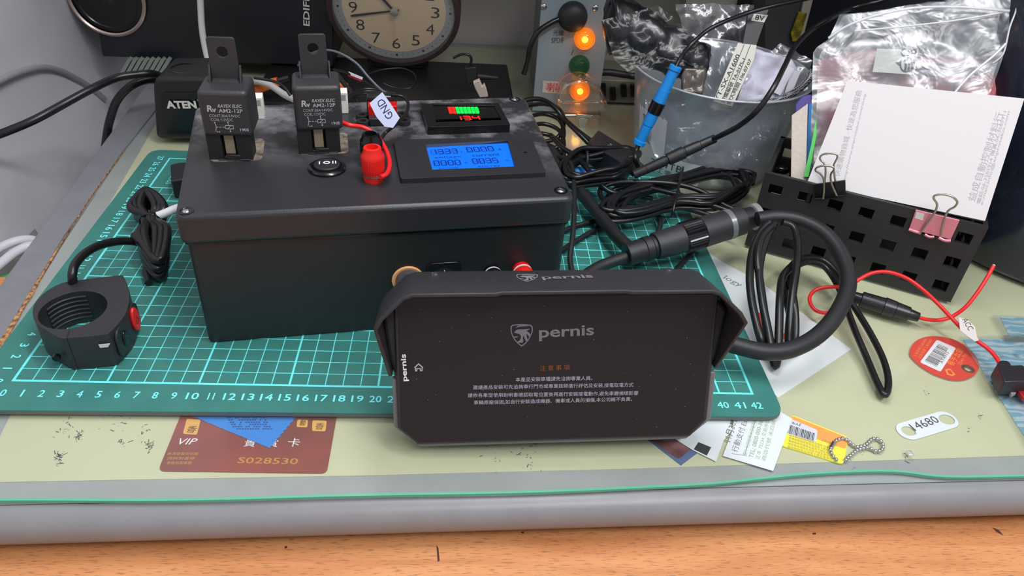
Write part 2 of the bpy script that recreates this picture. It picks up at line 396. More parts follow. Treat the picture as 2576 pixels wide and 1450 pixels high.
NUM = mat('mat_print_cyan', (120,235,238), .5)
mb = MB()
for i in range(43):
    w = .3 if i < 10 else .68
    if i == 1: w = .1
    if i == 11: w = .34
    c = V((i-.05, -1.25-.004*i*0, 0)); txt(mb, str(i), c-V((w/2,0,0)), c+V((w/2,0,0)), V((0,1,0)), .52, lift=.008, off=.012)
for i in range(28):
    w = .3 if i < 10 else .68
    if i == 1: w = .1
    if i == 11: w = .34
    c = V((-1.0, i-.05, 0)); txt(mb, str(i), c+V((0,w/2,0)), c-V((0,w/2,0)), V((1,0,0)), .5, lift=.008, off=.012)
txt(mb, 'A3', V((1.9,24.6,0)), V((1.9,23.6,0)), V((1,0,0)), .6, lift=.008); txt(mb, '450x300', V((1.0,24.9,0)), V((1.0,22.6,0)), V((1,0,0)), .45, lift=.008)
tag(obj('printed_numbers', mb, NUM, cm), label='pale cyan centimetre numbers along the mat edges')

# ================================================================== BLACK INSTRUMENT BOX
def lid_mat():
    m, nt, b = node_mat('dusty_black_lid'); N = nt.nodes.new; L = nt.links.new
    tc = N('ShaderNodeTexCoord'); n = N('ShaderNodeTexNoise'); n.inputs['Scale'].default_value = 38; n.inputs['Detail'].default_value = 8; n.inputs['Roughness'].default_value = .65; L(tc.outputs['Object'], n.inputs[0])
    sx = N('ShaderNodeSeparateXYZ'); L(tc.outputs['Object'], sx.inputs[0])
    mr = N('ShaderNodeMapRange'); mr.inputs[1].default_value = .055; mr.inputs[2].default_value = .13; L(sx.outputs[1], mr.inputs[0])
    r = N('ShaderNodeValToRGB'); L(n.outputs[0], r.inputs[0]); e = r.color_ramp.elements; e[0].position = .44; e[0].color = (0,0,0,1); e[1].position = .62; e[1].color = (1,1,1,1)
    mu = N('ShaderNodeMath'); mu.operation = 'MULTIPLY'; L(r.outputs[0], mu.inputs[0]); L(mr.outputs[0], mu.inputs[1])
    mu2 = N('ShaderNodeMath'); mu2.operation = 'MULTIPLY'; mu2.inputs[1].default_value = .55; L(mu.outputs[0], mu2.inputs[0])
    mx = N('ShaderNodeMixRGB'); L(mu2.outputs[0], mx.inputs[0]); mx.inputs[1].default_value = lin((41,41,44))+(1,); mx.inputs[2].default_value = lin((150,150,154))+(1,); L(mx.outputs[0], b.inputs['Base Color'])
    b.inputs['Roughness'].default_value = .38
    n2 = N('ShaderNodeTexNoise'); n2.inputs['Scale'].default_value = 1500; L(tc.outputs['Object'], n2.inputs[0]); bp = N('ShaderNodeBump'); bp.inputs['Strength'].default_value = .18; bp.inputs['Distance'].default_value = .0004
    L(n2.outputs[0], bp.inputs['Height']); L(bp.outputs[0], b.inputs['Normal']); return m
bx = thing('instrument_box', 'black plastic instrument box with blue meter screen and red terminals standing on the green mat', 'instrument box', (9.5,3.3,0))
BF = [V((9.6,3.45,0)), V((30.85,6.95,0)), V((28.75,21.45,0)), V((6.75,17.2,0))]
LF = [V((9.38,3.15,0)), V((31.1,6.75,0)), V((28.98,21.8,0)), V((6.42,17.4,0))]
up = lambda P, z: [V((p.x,p.y,z)) for p in P]
body = obj('body', MB().prism([rquad(up(BF,.02), .45)], (0,0,7.1)), mat('box_body_black', (29,30,32), .42, bump=.2, bscale=1500), bx, bev=.12)
lid = obj('lid', MB().prism([rquad(up(LF,7.17), .6, 5)], (0,0,1.83)), lid_mat(), bx, bev=.26, seg=3)
tag(lid, label='dusty black lid with four corner screws')
obj('seam_gasket', MB().prism([rquad([V((9.5,3.3,7.08)), V((30.98,6.85,7.08)), V((28.85,21.6,7.08)), V((6.6,17.3,7.08))], .5, 5)], (0,0,.12)), BLKG, bx)
Z9 = 9.0
for px, py in [(468,531),(1411,480),(1295,250),(512,252)]:
    c = at(px, py, Z9)
    s_ = obj('lid_screw', MB().lathe([(.36,0),(.42,.015),(.42,.03),(.3,.03),(.28,.005),(.26,.0)], c, ZV, 24), BLKG, bx)
    mb = MB().sph(c, .2, 14, sq=.35)
    mb.box(c+V((0,0,.07)), (.12,.03,0), (-.01,.03,0), (0,0,.01))
    obj('screw_head', mb, STEEL, s_)
E1 = (LF[1]-LF[0]).normalized(); E2 = V((-E1.y, E1.x, 0)); FN = -E2
# --- LCD power meter
def q9(P, z): return [at(x, y, z) for x, y in P]
zt = 9.32
out_ = q9([(1008,450),(1374,434),(1336,344),(990,351)], zt); win = q9([(1087,427),(1296,419),(1277,353),(1070,364)], zt)
pm = obj('power_meter', MB().prism([rquad(out_, .18), win[::1]], (0,0,-.33)), mat('meter_frame', (36,36,39), .42, bump=.15, bscale=2000), bx, bev=.05)
ws = q9([(1088,426),(1295,418),(1277,359),(1074,371)], zt-.18)
wo = [w+(w-sum(win, V())/4)*.0 for w in win]
mbw = MB()
for i in range(4):
    a, b = win[i], win[(i+1) % 4]; c_, d_ = V((ws[(i+1) % 4].x, ws[(i+1) % 4].y, zt-.2)), V((ws[i].x, ws[i].y, zt-.2)); mbw.quad(a, b, c_, d_)
obj('window_bevel', mbw, mat('window_bevel_grey', (80,82,86), .35), pm, sharp=10)
LCDB = mat('lcd_blue', (4,50,130), .3, emit=1.05, erg=(8,112,246)); LCDD = mat('lcd_segments', (4,20,80), .4, emit=.3, erg=(6,60,190)); LCDG = mat('lcd_ghost', (4,40,110), .4, emit=.8, erg=(8,92,215))
scr = obj('lcd_screen', MB().prism([[V((w.x,w.y,zt-.2)) for w in ws]], (0,0,-.05)), LCDB, pm)
def seg7(mb, s, A, B, up, h, lift=.02, w=.16, mi=0, mig=None):
    A, B, up = V(A), V(B), V(up); L = (B-A).length; ex = (B-A)/L; n = ex.cross(up).normalized(); up = n.cross(ex).normalized()
    S = {'0':'abcdef','1':'bc','2':'abged','3':'abgcd','4':'fgbc','5':'afgcd','6':'afgedc','7':'abc','8':'abcdefg','9':'abcdfg',' ':''}
    cells = [c for c in s if c != '.']; cw = L/len(cells); k = 0
    for c in s:
        if c == '.':
            o = A+ex*(cw*k-cw*.12)+n*lift; mb.box(o+up*h*.06, ex*cw*.06, up*h*.05, n*.004, mi); continue
        o = A+ex*(cw*k+cw*.1); W_ = cw*.68; t = h*w*.5
        P = {'a':((0,1),(1,1)),'g':((0,.5),(1,.5)),'d':((0,0),(1,0)),'f':((0,.5),(0,1)),'e':((0,0),(0,.5)),'b':((1,.5),(1,1)),'c':((1,0),(1,.5))}
        for key, (p, q) in P.items():
            on = key in S[c]
            if not on and mig is None: continue
            a = o+ex*(p[0]*W_)+up*(p[1]*h); b = o+ex*(q[0]*W_)+up*(q[1]*h); d = (b-a).normalized(); side = n.cross(d)
            a += d*t*.3; b -= d*t*.3
            mb.box((a+b)/2+n*(lift if on else lift*.6), d*((b-a).length/2), side*t*.8, n*.003, mi if on else mig)
        k += 1
def lq(u, v):   # point on the LCD glass, u,v in 0..1
    a = ws[0].lerp(ws[1], u); b = ws[3].lerp(ws[2], u); p = a.lerp(b, v); return V((p.x,p.y,zt-.2))
UPL = (ws[3]-ws[0]).normalized()
mb = MB()
seg7(mb, '13.33', lq(.03,.66), lq(.37,.66), UPL, .62, mig=1); seg7(mb, '00.00', lq(.47,.68), lq(.82,.68), UPL, .62, mig=1)
seg7(mb, '000.0', lq(.03,.15), lq(.37,.15), UPL, .62, mig=1); seg7(mb, '0035', lq(.5,.17), lq(.83,.17), UPL, .62, mig=1)
for s, u0, u1, v, h in [('V',.385,.42,.66,.3),('A',.86,.9,.68,.3),('voltage',.06,.38,.44,.36),('current',.52,.86,.46,.33),('W',.4,.44,.18,.3),('Wh',.9,.96,.2,.22),('power',.08,.32,-.02,.2),('energy',.55,.83,.0,.2)]:
    txt(mb, s, lq(u0,v), lq(u1,v), UPL, h, lift=.02)
obj('lcd_digits', mb, [LCDD, LCDG], scr)
c = at(1322,384,zt); obj('meter_button', MB().cyl(c-V((0,0,.1)), c+V((0,0,.012)), .11, seg=16), BLKG, pm)
# --- battery gauge
zg = 9.55
go = q9([(1076,320),(1284,314),(1254,259),(1058,261)], zg); gi = q9([(1097,307),(1262,302),(1243,266),(1088,263)], zg)
bg = obj('battery_gauge', MB().prism([rquad(go, .12), gi], (0,0,-.56)), BLKG, bx, bev=.07)
gs = [V((p.x,p.y,zg-.07)) for p in q9([(1092,301),(1264,296),(1246,262),(1084,260)], zg-.07)]
gp = obj('gauge_window', MB().prism([gs], (0,0,-.08)), mat('gauge_glass', (8,8,10), .12), bg)
EG = (gs[1]-gs[0]).normalized(); UG = V((-EG.y,EG.x,0)); ZG = zg-.068
RLED = mat('red_led', (255,20,10), .4, emit=2.2, erg=(255,22,8)); GLED = mat('green_led', (10,230,60), .4, emit=1.3, erg=(8,225,55))
mb = MB()
for i in range(8):
    x0 = 1127+i*9.6; P = [at(x0+4,286,ZG), at(x0+11.8,285.7,ZG), at(x0+6.8,269.5,ZG), at(x0-1,270,ZG)]
    mb.prism([P], (0,0,.02), 0 if i < 2 else 1)
mb.prism([[at(1203,283,ZG),at(1206,282,ZG),at(1203,273,ZG),at(1199,273,ZG)]], (0,0,.02), 1)
seg7(mb, '13.4', at(1143,303.5,ZG), at(1212,301.5,ZG), UG, .6, w=.2)
obj('charge_readout', mb, [RLED, GLED], gp)
obj('glue_blob', MB().sph(at(1108,323,9.03), .42, 14, sq=.35).sph(at(1095,324,9.03), .28, 12, sq=.4), mat('white_glue', (225,222,214), .5), bg)
# --- rocker switch on lid
c = at(823,424,9.02)
rs = obj('round_rocker_switch', MB().lathe([(1.12,0),(1.12,.1),(.98,.2),(.84,.2),(.8,.06),(.1,.05)], c, ZV, 40), BLKG, bx)
mb = MB().prism([[c+E1*math.cos(a)*.78+E2*math.sin(a)*.72+V((0,0,.1)) for a in [2*math.pi*i/32 for i in range(32)]]], (0,0,.22)); obj('rocker', mb, BLKD, rs, bev=.06)
mb = MB()
p0 = c+V((0,0,.33))
mb.box(p0-E1*.42+E2*.12, E1*.035, E2*.17, (0,0,.006)); mb.box(p0+E1*.36+E2*.12, E1*.03, E2*.17, (0,0,.006)); mb.box(p0+E1*.52+E2*.12, E1*.03, E2*.17, (0,0,.006))
mb.prism([circ(p0+E2*.12, .21, E1, E2, 20, .17), circ(p0+E2*.12, .13, E1, E2, 20, .1)], (0,0,.008)); obj('switch_marks', mb, WHT, rs)
# --- binding posts
def post(c, ax, m, name='binding_post', sc=1., ring=STEEL, hole=True, h=1.75):
    c, ax = V(c), V(ax); k = sc
    p = obj(name, MB().lathe([(.58*k,0),(.6*k,.3*k),(.5*k,.34*k)], c, ax, 28), m, bx)
    obj('metal_washer', MB().lathe([(.62*k,.34*k),(.62*k,.42*k)], c, ax, 28), ring, p)
    n = 28; a = ax.orthogonal().normalized(); b = ax.cross(a); mb = MB()
    pr = [(.56,.42),(.62,.5),(.66,.7),(.68,1.2),(.66,1.36),(.56,1.5),(.5,1.72),(.34,1.75),(.3,1.4)]
    pr = [(r*k, .42*k+(z-.42)*k*(h-.42)/1.33) for r, z in pr]
    for r, z in pr:
        for i in range(n*2):
            rr = r-(.025*k if i % 2 and r > .55*k else 0); t = math.pi*i/n; mb.v.append(c+ax*z+(a*math.cos(t)+b*math.sin(t))*rr)
    for j in range(len(pr)-1):
        for i in range(2*n): mb.f.append((j*2*n+i, j*2*n+(i+1) % (2*n), (j+1)*2*n+(i+1) % (2*n), (j+1)*2*n+i)); mb.m.append(0)
    mb.f.append(tuple(range((len(pr)-1)*2*n, len(pr)*2*n))); mb.m.append(0)
    mb.f.append(tuple(reversed(range(2*n)))); mb.m.append(0)
    obj('cap', mb, m, p); return p
tag(post(at(940,452,9.0), ZV, RED, h=2.1), label='red screw terminal')
tag(post(at(936,412,9.0), ZV, BLKG, h=2.0), label='black screw terminal')
FO = V((9.6,3.43,0))
def fp(px, py, k=0.): return hit(px, py, FO+FN*k, FN)
tag(post(fp(1311,678), FN, RED, sc=1.0, ring=mat('white_ring', (225,225,225), .5), h=1.5), label='red front terminal with a white ring')
tag(post(fp(1237,682), FN, BLKG, sc=.85, ring=mat('white_ring', (225,225,225), .5), h=1.2), label='black front terminal with a white ring')
c = fp(1026,702)
dj = obj('power_socket', MB().lathe([(.75,0),(.75,.55),(.55,.6),(.5,.2)], c, FN, 32), mat('socket_grey', (70,72,76), .4), bx)
obj('tan_ring', MB().lathe([(.72,.0),(.95,.02),(.97,.1),(.9,.16),(.74,.12)], c, FN, 40, cap=False), mat('tan_rubber', (226,168,112), .5), dj)
c = fp(1117,694)
fs = obj('front_rocker_switch', MB().prism([rrect(c-E1*1.05-ZV*1.05, E1, ZV, 2.1, 2.1, .35), circ(c, .72, E1, ZV, 28)], FN*.16), BLKG, bx, bev=.04)
obj('rocker', MB().cyl(c+FN*.02, c+FN*.14, .7, seg=28), BLKD, fs)
mb = MB(); mb.box(c+FN*.145+ZV*.38, E1*.025, ZV*.13, FN*.006); obj('on_mark', mb, WHT, fs)
# --- fuse holder on the lid
c = at(966,318,9.0)
def fb(x, y, z, hx, hy, hz, mb): return mb.box(c+E1*x+E2*y+ZV*z, E1*hx, E2*hy, ZV*hz)
mb = MB(); fb(0,.75,.28,.95,.75,.28,mb); fh = obj('fuse_holder', mb, BLK, bx, bev=.08)
for x, y in [(-1.35,.35),(-1.35,1.35),(1.35,.3),(1.35,1.3)]:
    e = c+E1*x+E2*y; obj('mounting_ear', MB().lathe([(.45,0),(.42,.3),(.2,.3),(.18,.05)], e, ZV, 20), BLK, fh)
mb = MB(); fb(0,1.9,.75,1.0,.42,.75,mb); obj('fuse_cover', mb, mat('clear_black_cover', (30,32,36), .18), fh, bev=.15)
mb = MB(); fb(0,1.0,.75,.95,.42,.42,mb); obj('fuse', mb, mat('red_fuse', (190,16,16), .2, emit=.05), fh, bev=.05)
# --- white plugs behind the relay sockets
for (px, py) in [(655,298),(866,284)]:
    c = at(px, py, 9.0); mb = MB().box(c+E2*.3+ZV*.75, E1*.3, E2*.45, ZV*.75); w_ = obj('white_plug', mb, mat('nylon_white', (222,220,210), .5), bx, bev=.05)
    mb = MB(); mb.box(c+E2*-.16+ZV*.9+ZV*.25, E1*.16, E2*.006, ZV*.2); obj('plug_slot', mb, mat('nylon_shadow_grey', (150,150,146), .5), w_)
# --- sockets in lid (cut-outs with hot glue)
for (px, py) in [(595,401),(815,384)]:
    c = at(px, py, 9.0); mb = MB()
    mb.prism([rrect(c-E1*1.5-E2*.25, E1, E2, 3.0, 3.0, .4)], (0,0,.03)); obj('relay_socket', mb, mat('socket_cutout', (58,54,50), .7, rgb2=(130,118,100), vscale=160), bx)

# ================================================================== RELAYS
RB = mat('relay_black', (46,45,47), .48, bump=.25, bscale=1400)
def relay(base, ang, label, tilt=0.):
    B = V(base); ex = V((math.cos(ang), math.sin(ang), 0)); ey = V((-ex.y, ex.x, 0)); ez = ZV
    if tilt: ez = (ZV*math.cos(tilt)+ex*math.sin(tilt)).normalized(); ex = ey.cross(ez).normalized()
    g = lambda x, y, z: B+ex*x+ey*y+ez*z
    t = thing('relay', label, 'relay', B, 'relays plugged into the lid of the black box')
    mb = MB()
    for x in (-.95, .72): mb.box(g(x, .62, .85), ex*.42, ey*.62, ez*.85)
    mb.box(g(-.14, 1.0, .85), ex*.45, ey*.25, ez*.85); mb.box(g(.05,-.02,.18), ex*.42, ey*.1, ez*.18); mb.box(g(.08,.02,.05), ex*.9, ey*.15, ez*.05)
    obj('plug_base', mb, BLKD, t, bev=.04)
    obj('terminal_blade', MB().box(g(-.12,.3,1.0), ex*.27, ey*.1, ez*.68), mat('dusty_brass', (158,142,118), .5, .3), t)
    for y in (.25, 1.3): pass
    h0, h1 = 1.62, 4.35
    mb = MB(); mb.prism([rrect(g(-1.38,-.25,h0), ex, ey, 2.76, 2.6, .3)], ez*(h1-h0)); case = obj('case', mb, RB, t, bev=.22, seg=4)
    tab = MB(); w = .78; yt = 1.45
    loop = [g(-w,yt,h1-.05), g(w,yt,h1-.05), g(w,yt,h1+.75), g(w-.02,yt,h1+2.4)]+[g(w-.12,yt,h1+2.5), g(-w+.12,yt,h1+2.5)]+[g(-w,yt,h1+2.4)]
    tab.prism([loop, circ(g(0,yt,h1+1.66), .31, ex, ez, 24)], ey*.16)
    for s in (-1, 1): tab.prism([[g(s*(w+.02),yt-.45,h1-.03), g(s*(w+.02),yt+.16,h1-.03), g(s*(w+.02),yt+.16,h1+.9), g(s*(w+.02),yt-.02,h1+.9)]], ex*(s*.1))
    tab.prism([[g(-w,yt-.35,h1-.03), g(w,yt-.35,h1-.03), g(w,yt,h1+.12), g(-w,yt,h1+.12)]], ey*.12)
    obj('mounting_tab', tab, RB, t, bev=.03)
    # printing
    mb = MB(); yf = -.262
    def P(s, x0, x1, z, h, **k): txt(mb, s, g(x0,yf,z), g(x1,yf,z), ez, h, **k)
    P('RAYEX ELEC.', -.32, 1.02, 3.42, .2, shear=.3, off=.02); P('AM2-12P', -.3, 1.02, 3.12, .23, off=.015)
    P('CONT:30A/14VDC', -.86, .84, 2.84, .17); P('COIL:12VDC', -.82, .42, 2.6, .17)
    P('R', -.93, -.6, 3.16, .4, off=.03, shear=.1); P('v', -.66, -.42, 3.14, .22, off=.03)
    P('1905', .72, 1.2, 1.98, .19, off=.02)
    def ln(a, b, r=.016): 
        a, b = g(a[0],yf,a[1]), g(b[0],yf,b[1]); d = (b-a).normalized(); s_ = ey.cross(d); mb.box((a+b)/2, d*((b-a).length/2), s_*r, ey*.004)
    ln((-.62,2.46),(-.58,2.24)); ln((-.58,2.24),(-.66,1.95)); ln((-.58,2.24),(-.62,2.2)); ln((-.58,2.22),(-.48,2.22)); ln((-.42,2.22),(-.3,2.22)); ln((-.24,2.22),(-.08,2.22))
    for a, b in [((-.08,2.12),(.36,2.12)),((.36,2.12),(.36,2.33)),((.36,2.33),(-.08,2.33)),((-.08,2.33),(-.08,2.12)),((.02,2.12),(.24,2.33)),((.12,2.33),(.1,2.5)),((.16,2.12),(.16,1.99))]: ln(a, b)
    for x, z in [(-.63,2.5),(.1,2.53),(.16,1.96),(-.46,1.93)]: mb.prism([circ(g(x,yf,z), .04, ex, ez, 10)], ey*-.005)
    mb.prism([[g(-.62,yf,1.93), g(-.54,yf,1.97), g(-.54,yf,1.89)]], ey*-.005)
    obj('printed_text', mb, mat('relay_print', (168,168,171), .6), case)
    return t
relay(at(595,401,9.02)+V((-.15,-.1,0)), math.radians(4.0), 'black relay with upright mounting tab on the box lid, left of the pair')
relay(at(815,384,9.02)+V((-.1,-.1,0)), math.radians(10.5), 'black relay on the box lid with a red wire leaving its right side')

# wires on the lid
wire('red_wire', 'short red wire curving from the relay down to the red terminal', 'wire', [(855,306,10.8),(880,315,10.75),(915,321,10.5),(945,340,10.2),(968,372,9.9),(980,408,9.7),(974,436,9.6),(957,446,9.62)], .14, REDW)
wire('ground_wire', 'thin black wire with a GND paper flag looping on the box lid', 'wire', [(985,238,10.6),(1012,243,10.4),(1026,258,10.3),(1022,284,10.3),(1006,302,10.4),(990,318,10.3),(968,336,9.9),(955,356,9.9),(944,372,10.2)], .11, RUB)
wire('thin_grey_wire', 'thin grey wire arching in front of the clock to the lid', 'wire', [Vector(aty(*p)) for p in [(750,165,25),(775,140,24.5),(812,127,23),(850,132,22.5),(895,158,22),(925,192,21.5),(950,218,21),(968,232,20.5),(985,238,20)]], .09, mat('grey_wire', (84,90,98), .4))
FL_ = [(930,260),(962,232),(984,263),(1006,297),(989,322),(968,319),(947,294)]
O_ = at(968,300,10.75); Nf = (CAM-O_).normalized(); Nf = (Nf+V((-.25,.0,.1))).normalized()
P_ = [hit(x, y, O_, Nf) for x, y in FL_]
gf = thing('paper_flag', 'pale blue-white paper flag reading GND on the thin black wire', 'label', P_[4])
obj('flag', MB().prism([P_], Nf*.03), mat('flag_paper', (190,198,226), .55), gf)
mb = MB(); A, B = hit(991,292,O_+Nf*.03,Nf), hit(963,246,O_+Nf*.03,Nf); txt(mb, 'GND', A, B, Nf.cross(B-A).normalized(), .5, lift=.012)
gnd_txt = obj('flag_text', mb, mat('ink_blue_black', (34,38,70), .6), gf)

# ================================================================== MOTORCYCLE DISPLAY
SD = (CAM.z-.5)/(CAM.z+.2)
DO = V((21.576,-3.975,-.2)); DE = V((16.424,.4834,.4748)).normalized(); DU = V((-.299,2.682,7.6)); DN = DE.cross(DU).normalized(); DU = DN.cross(DE).normalized(); DN = V(DN)
DO = CAM+(DO-CAM)*SD
def D(u, v, k=0.): return DO+DE*(u*SD)+DU*(v*SD)+DN*(k*SD)
def dp(px, py, k=0.): return hit(px, py, DO+DN*(k*SD), DN)
ds = thing('motorcycle_display', 'black rugged motorcycle display with sun hood standing on the front edge of the cutting mat', 'display', D(8.2,0,-.8))
HS = [(.95,-.15),(15.7,-.15),(16.68,.9),(16.68,3.9),(16.95,4.6),(17.3,7.1),(15.75,8.78),(.75,8.78),(-.75,7.1),(-.45,4.6),(-.22,3.9),(-.2,.95)]
obj('housing', MB().prism([[D(u,v,-1.7) for u, v in HS]], DN*(1.62*SD)), HOOD, ds, bev=.22, seg=3)
obj('bezel', MB().prism([[D(u,v,-.3) for u, v in [(.9,-.12),(15.75,-.12),(16.62,.88),(16.62,8.2),(-.1,8.2),(-.12,.88)]]], DN*(.42*SD)), HOOD, ds, bev=.08)
obj('lower_chin', MB().prism([[D(u,v,-.7) for u, v in [(1.0,-.42),(15.65,-.42),(16.95,.75),(16.98,3.6),(16.4,3.6),(16.3,1.0),(15.4,.1),(1.2,.1),(.1,1.0),(.05,3.6),(-.35,3.6),(-.35,.8)]]], DN*(.55*SD)), mat('chin_lit_grey', (112,113,117), .35), ds, bev=.1)  # paler than the housing: light on the lower edges is in this colour
def scr_mat():
    m, nt, b = node_mat('display_glass'); b.inputs['Base Color'].default_value = lin((34,31,33))+(1,); b.inputs['Roughness'].default_value = .3
    b.inputs['Emission Color'].default_value = lin((42,36,37))+(1,); b.inputs['Emission Strength'].default_value = .3; b.inputs['Specular IOR Level'].default_value = .18; return m
sg = obj('screen_glass', MB().prism([[D(u,v,.1) for u, v in [(.98,.02),(15.62,.02),(16.42,.95),(16.42,8.1),(.12,8.1),(.05,.95)]]], DN*.05), scr_mat(), ds, bev=.015)
KS = .17
def sp(px, py): return dp(px, py, KS)
LITG = mat('screen_grey_logo', (104,102,110), .5, emit=.15); LITW = mat('screen_text', (150,150,165), .5, emit=.25); LITO = mat('screen_orange', (120,66,26), .5, emit=.25)
def shield(mb, f, mi=0):
    """bird-head shield emblem: f maps emblem units (0..330, 0..330) to a point"""
    outer = [(2,30),(30,10),(160,0),(290,8),(322,32),(326,100),(300,170),(262,238),(215,290),(160,330),(105,285),(55,232),(18,165),(0,95)]
    c = (162,140); inner = [(c[0]+(x-c[0])*.9, c[1]+(y-c[1])*.9) for x, y in outer]
    N_ = (f(1,0)-f(0,0)).cross(f(0,-1)-f(0,0)).normalized()*.012
    mb.prism([[f(*p) for p in outer], [f(*p) for p in inner]], N_, mi)
    mb.prism([[f(*p) for p in [(52,125),(78,92),(108,78),(150,76),(200,74),(262,68),(285,70),(252,92),(225,100),(268,122),(300,170),(280,212),(258,165),(230,140),(236,190),(252,232),(232,262),(205,212),(192,160),(178,205),(186,250),(168,280),(150,268),(120,276),(88,262),(130,240),(150,206),(152,172),(132,146),(92,136)]]], N_, mi)
    mb.prism([[f(*p) for p in [(72,58),(112,22),(200,14),(286,30),(240,30),(180,34),(120,40)]]], N_, mi)
    mb.prism([[f(*p) for p in [(28,172),(60,184),(108,176),(96,196),(44,200)]]], N_, mi)
mb = MB(); fx = lambda x, y: sp(1180+(605+x)/5.8, 780+(207+y)/5.8)
shield(mb, fx)
txt(mb, 'pernis', sp(1356,859), sp(1494,852), DU, (sp(1356,824)-sp(1356,859)).length, lift=.01, off=.02, res=3)
obj('screen_logo', mb, LITG, sg)
mb = MB()
for s, x0, x1, y0, y1, h in [('本產品安裝車種請先洽詢專業人員。',1297,1490,961,957,11.5),('建議產品安裝可先洽詢車行門市或專業技師進行評估及安裝,接電取電方式',1190,1593,981,974,11.5),('請依各車型使用說明書確認取電位置後再進行安裝接電動作,避免車體損壞影響',1177,1605,1001,995,11.5),('車輛原廠保固,如自行安裝造成機器、機車或人員的損傷,本公司概不負責。',1192,1590,1019,1010,11.5)]:
    txt(mb, s, sp(x0,y0), sp(x1,y1), DU, h/46, lift=.01, off=.008)
obj('notice_text', mb, LITW, sg)
mb = MB(); txt(mb, '注 意 事 項', sp(1358,934), sp(1433,931), DU, .3, lift=.01, off=.01); obj('notice_heading', mb, LITO, sg)
mb = MB(); txt(mb, 'pernis', sp(1029,959), sp(1025,891), -DE, .34, lift=.01, off=.025, res=3); obj('side_logo', mb, mat('bezel_white_print', (215,212,212), .5, emit=.1), sg)
mb = MB(); hx = lambda x, y: sp(930+x/3.021, 640+y/3.021)
mb.prism([[hx(*p) for p in [(337,860),(371,828),(408,860),(402,866),(402,888),(382,890),(381,872),(362,873),(362,890),(344,890),(344,866)]], [hx(*p) for p in [(352,858),(371,840),(394,858),(394,881),(389,881),(388,865),(354,866),(353,882),(351,882)]]], DN*.012); obj('home_icon', mb, mat('icon_grey', (165,160,160), .5, emit=.1), sg)
# sun hood: one folded sheet
PR = [(-.5,3.85),(-.95,7.2),(-.62,7.75),(.45,8.78),(.95,8.95),(15.55,8.95),(16.05,8.78),(17.15,7.75),(17.5,7.2),(16.95,3.9)]
def fk(v): return 2.15 if v > 7 else .1
vs = []; fs = []
for i, (u, v) in enumerate(PR): vs += [D(u,v,-1.75), D(u,v,fk(v))]
# finer split of the top so that its middle lip can sit back a little
for i in range(len(PR)-1):
    if i == 4: continue
    fs.append((2*i, 2*i+1, 2*i+3, 2*i+2))
b = len(vs); us = [.95,4.95,5.2,11.3,11.55,15.55]; kk = [2.15,2.15,1.98,1.98,2.15,2.15]
for u, k in zip(us, kk): vs += [D(u,8.95,-1.75), D(u,8.95,k)]
for i in range(5): fs.append((b+2*i, b+2*i+1, b+2*i+3, b+2*i+2))
vs2 = vs; mb = MB(); mb.add(vs2, fs)
bmh = obj('sun_hood', mb, HOOD, ds, solid=.2, off=-1, bev=.05, sharp=25)
me = bmh.data; b_ = bmesh.new(); b_.from_mesh(me); bmesh.ops.remove_doubles(b_, verts=b_.verts, dist=1e-5); bmesh.ops.recalc_face_normals(b_, faces=b_.faces)
cc = (D(8,5,0)-LOC[bmh.name])*CM
f0 = max(b_.faces, key=lambda f: f.calc_area())
if (f0.calc_center_median()-cc).dot(f0.normal) < 0: bmesh.ops.reverse_faces(b_, faces=b_.faces)
b_.to_mesh(me); b_.free()
hp = lambda px, py: hit(px, py, D(0,8.965,0), DU)
mb = MB(); shield(mb, lambda x, y: hp(1299+x/330*55, 690+y/330*19.5)); txt(mb, 'pernis', hp(1367,706), hp(1497,702), -DN, .78, lift=.01, off=.02, res=3)
obj('hood_logo', mb, mat('hood_print', (118,118,122), .5), bmh)
for px, py in [(1094,689),(1682,679)]:
    c = hp(px, py); obj('hood_screw', MB().lathe([(.2,-.02),(.2,.05),(.1,.09)], c, DU, 16), STEEL, bmh)
random.seed(5); mb = MB()
for _ in range(46):
    p = D(random.uniform(.5,16), random.uniform(.3,7.6), KS+.005); r = random.uniform(.008,.022); mb.prism([circ(p, r, DE, DU, 6)], DN*.006)
tag(obj('dust_specks', mb, mat('dust', (150,145,140), .8), sg), kind='stuff')
obj('rear_block', MB().prism([[D(u,v,-2.5) for u, v in [(3.0,1.6),(14,1.6),(14.5,2.2),(14.5,6.6),(14,7.2),(3,7.2),(2.5,6.6),(2.5,2.2)]]], DN*.9), BLK, ds, bev=.1)

# ------------------------------------------------------------------ thick loop cable and round connector
lc = thing('thick_display_cable', 'thick black cable looping from the display round to a big round connector', 'cable', at(1900,880,2))
LPT = [(1745,800,2.2),(1800,850,2.0),(1860,872,1.9),(1930,886,1.8),(1995,878,1.9),(2060,842,2.2),(2108,785,2.7),(2134,715,3.2),(2118,645,3.7),(2075,588,4.1),(2015,556,4.2),(1955,546,4.1),(1905,552,3.9)]
obj('loop', MB().tube([at(*p) for p in LPT], .53, 14), RUBM, lc)
c0, c1 = at(1575,642,1.5), at(1912,541,3.3); ax = (c1-c0).normalized(); Lc = (c1-c0).length
def cp(t): return c0+ax*Lc*t
def seg_(nm, t0, t1, r, m, r1=None, par=None, **k): return obj(nm, MB().lathe([(r*.93,0),(r,.05),(r1 or r,Lc*(t1-t0)-.05),((r1 or r)*.93,Lc*(t1-t0))], cp(t0), ax, 36), m, par or lc, **k)
seg_('cable_gland', 0, .13, .84, RUBM); seg_('gland_collar', .125, .18, .9, RUBM); seg_('neck', .18, .21, .8, RUBM)
seg_('plug_body', .205, .41, .98, HOOD, 1.06)
mb = MB(); n = 36; a = ax.orthogonal().normalized(); b = ax.cross(a); t0, t1 = .405, .555
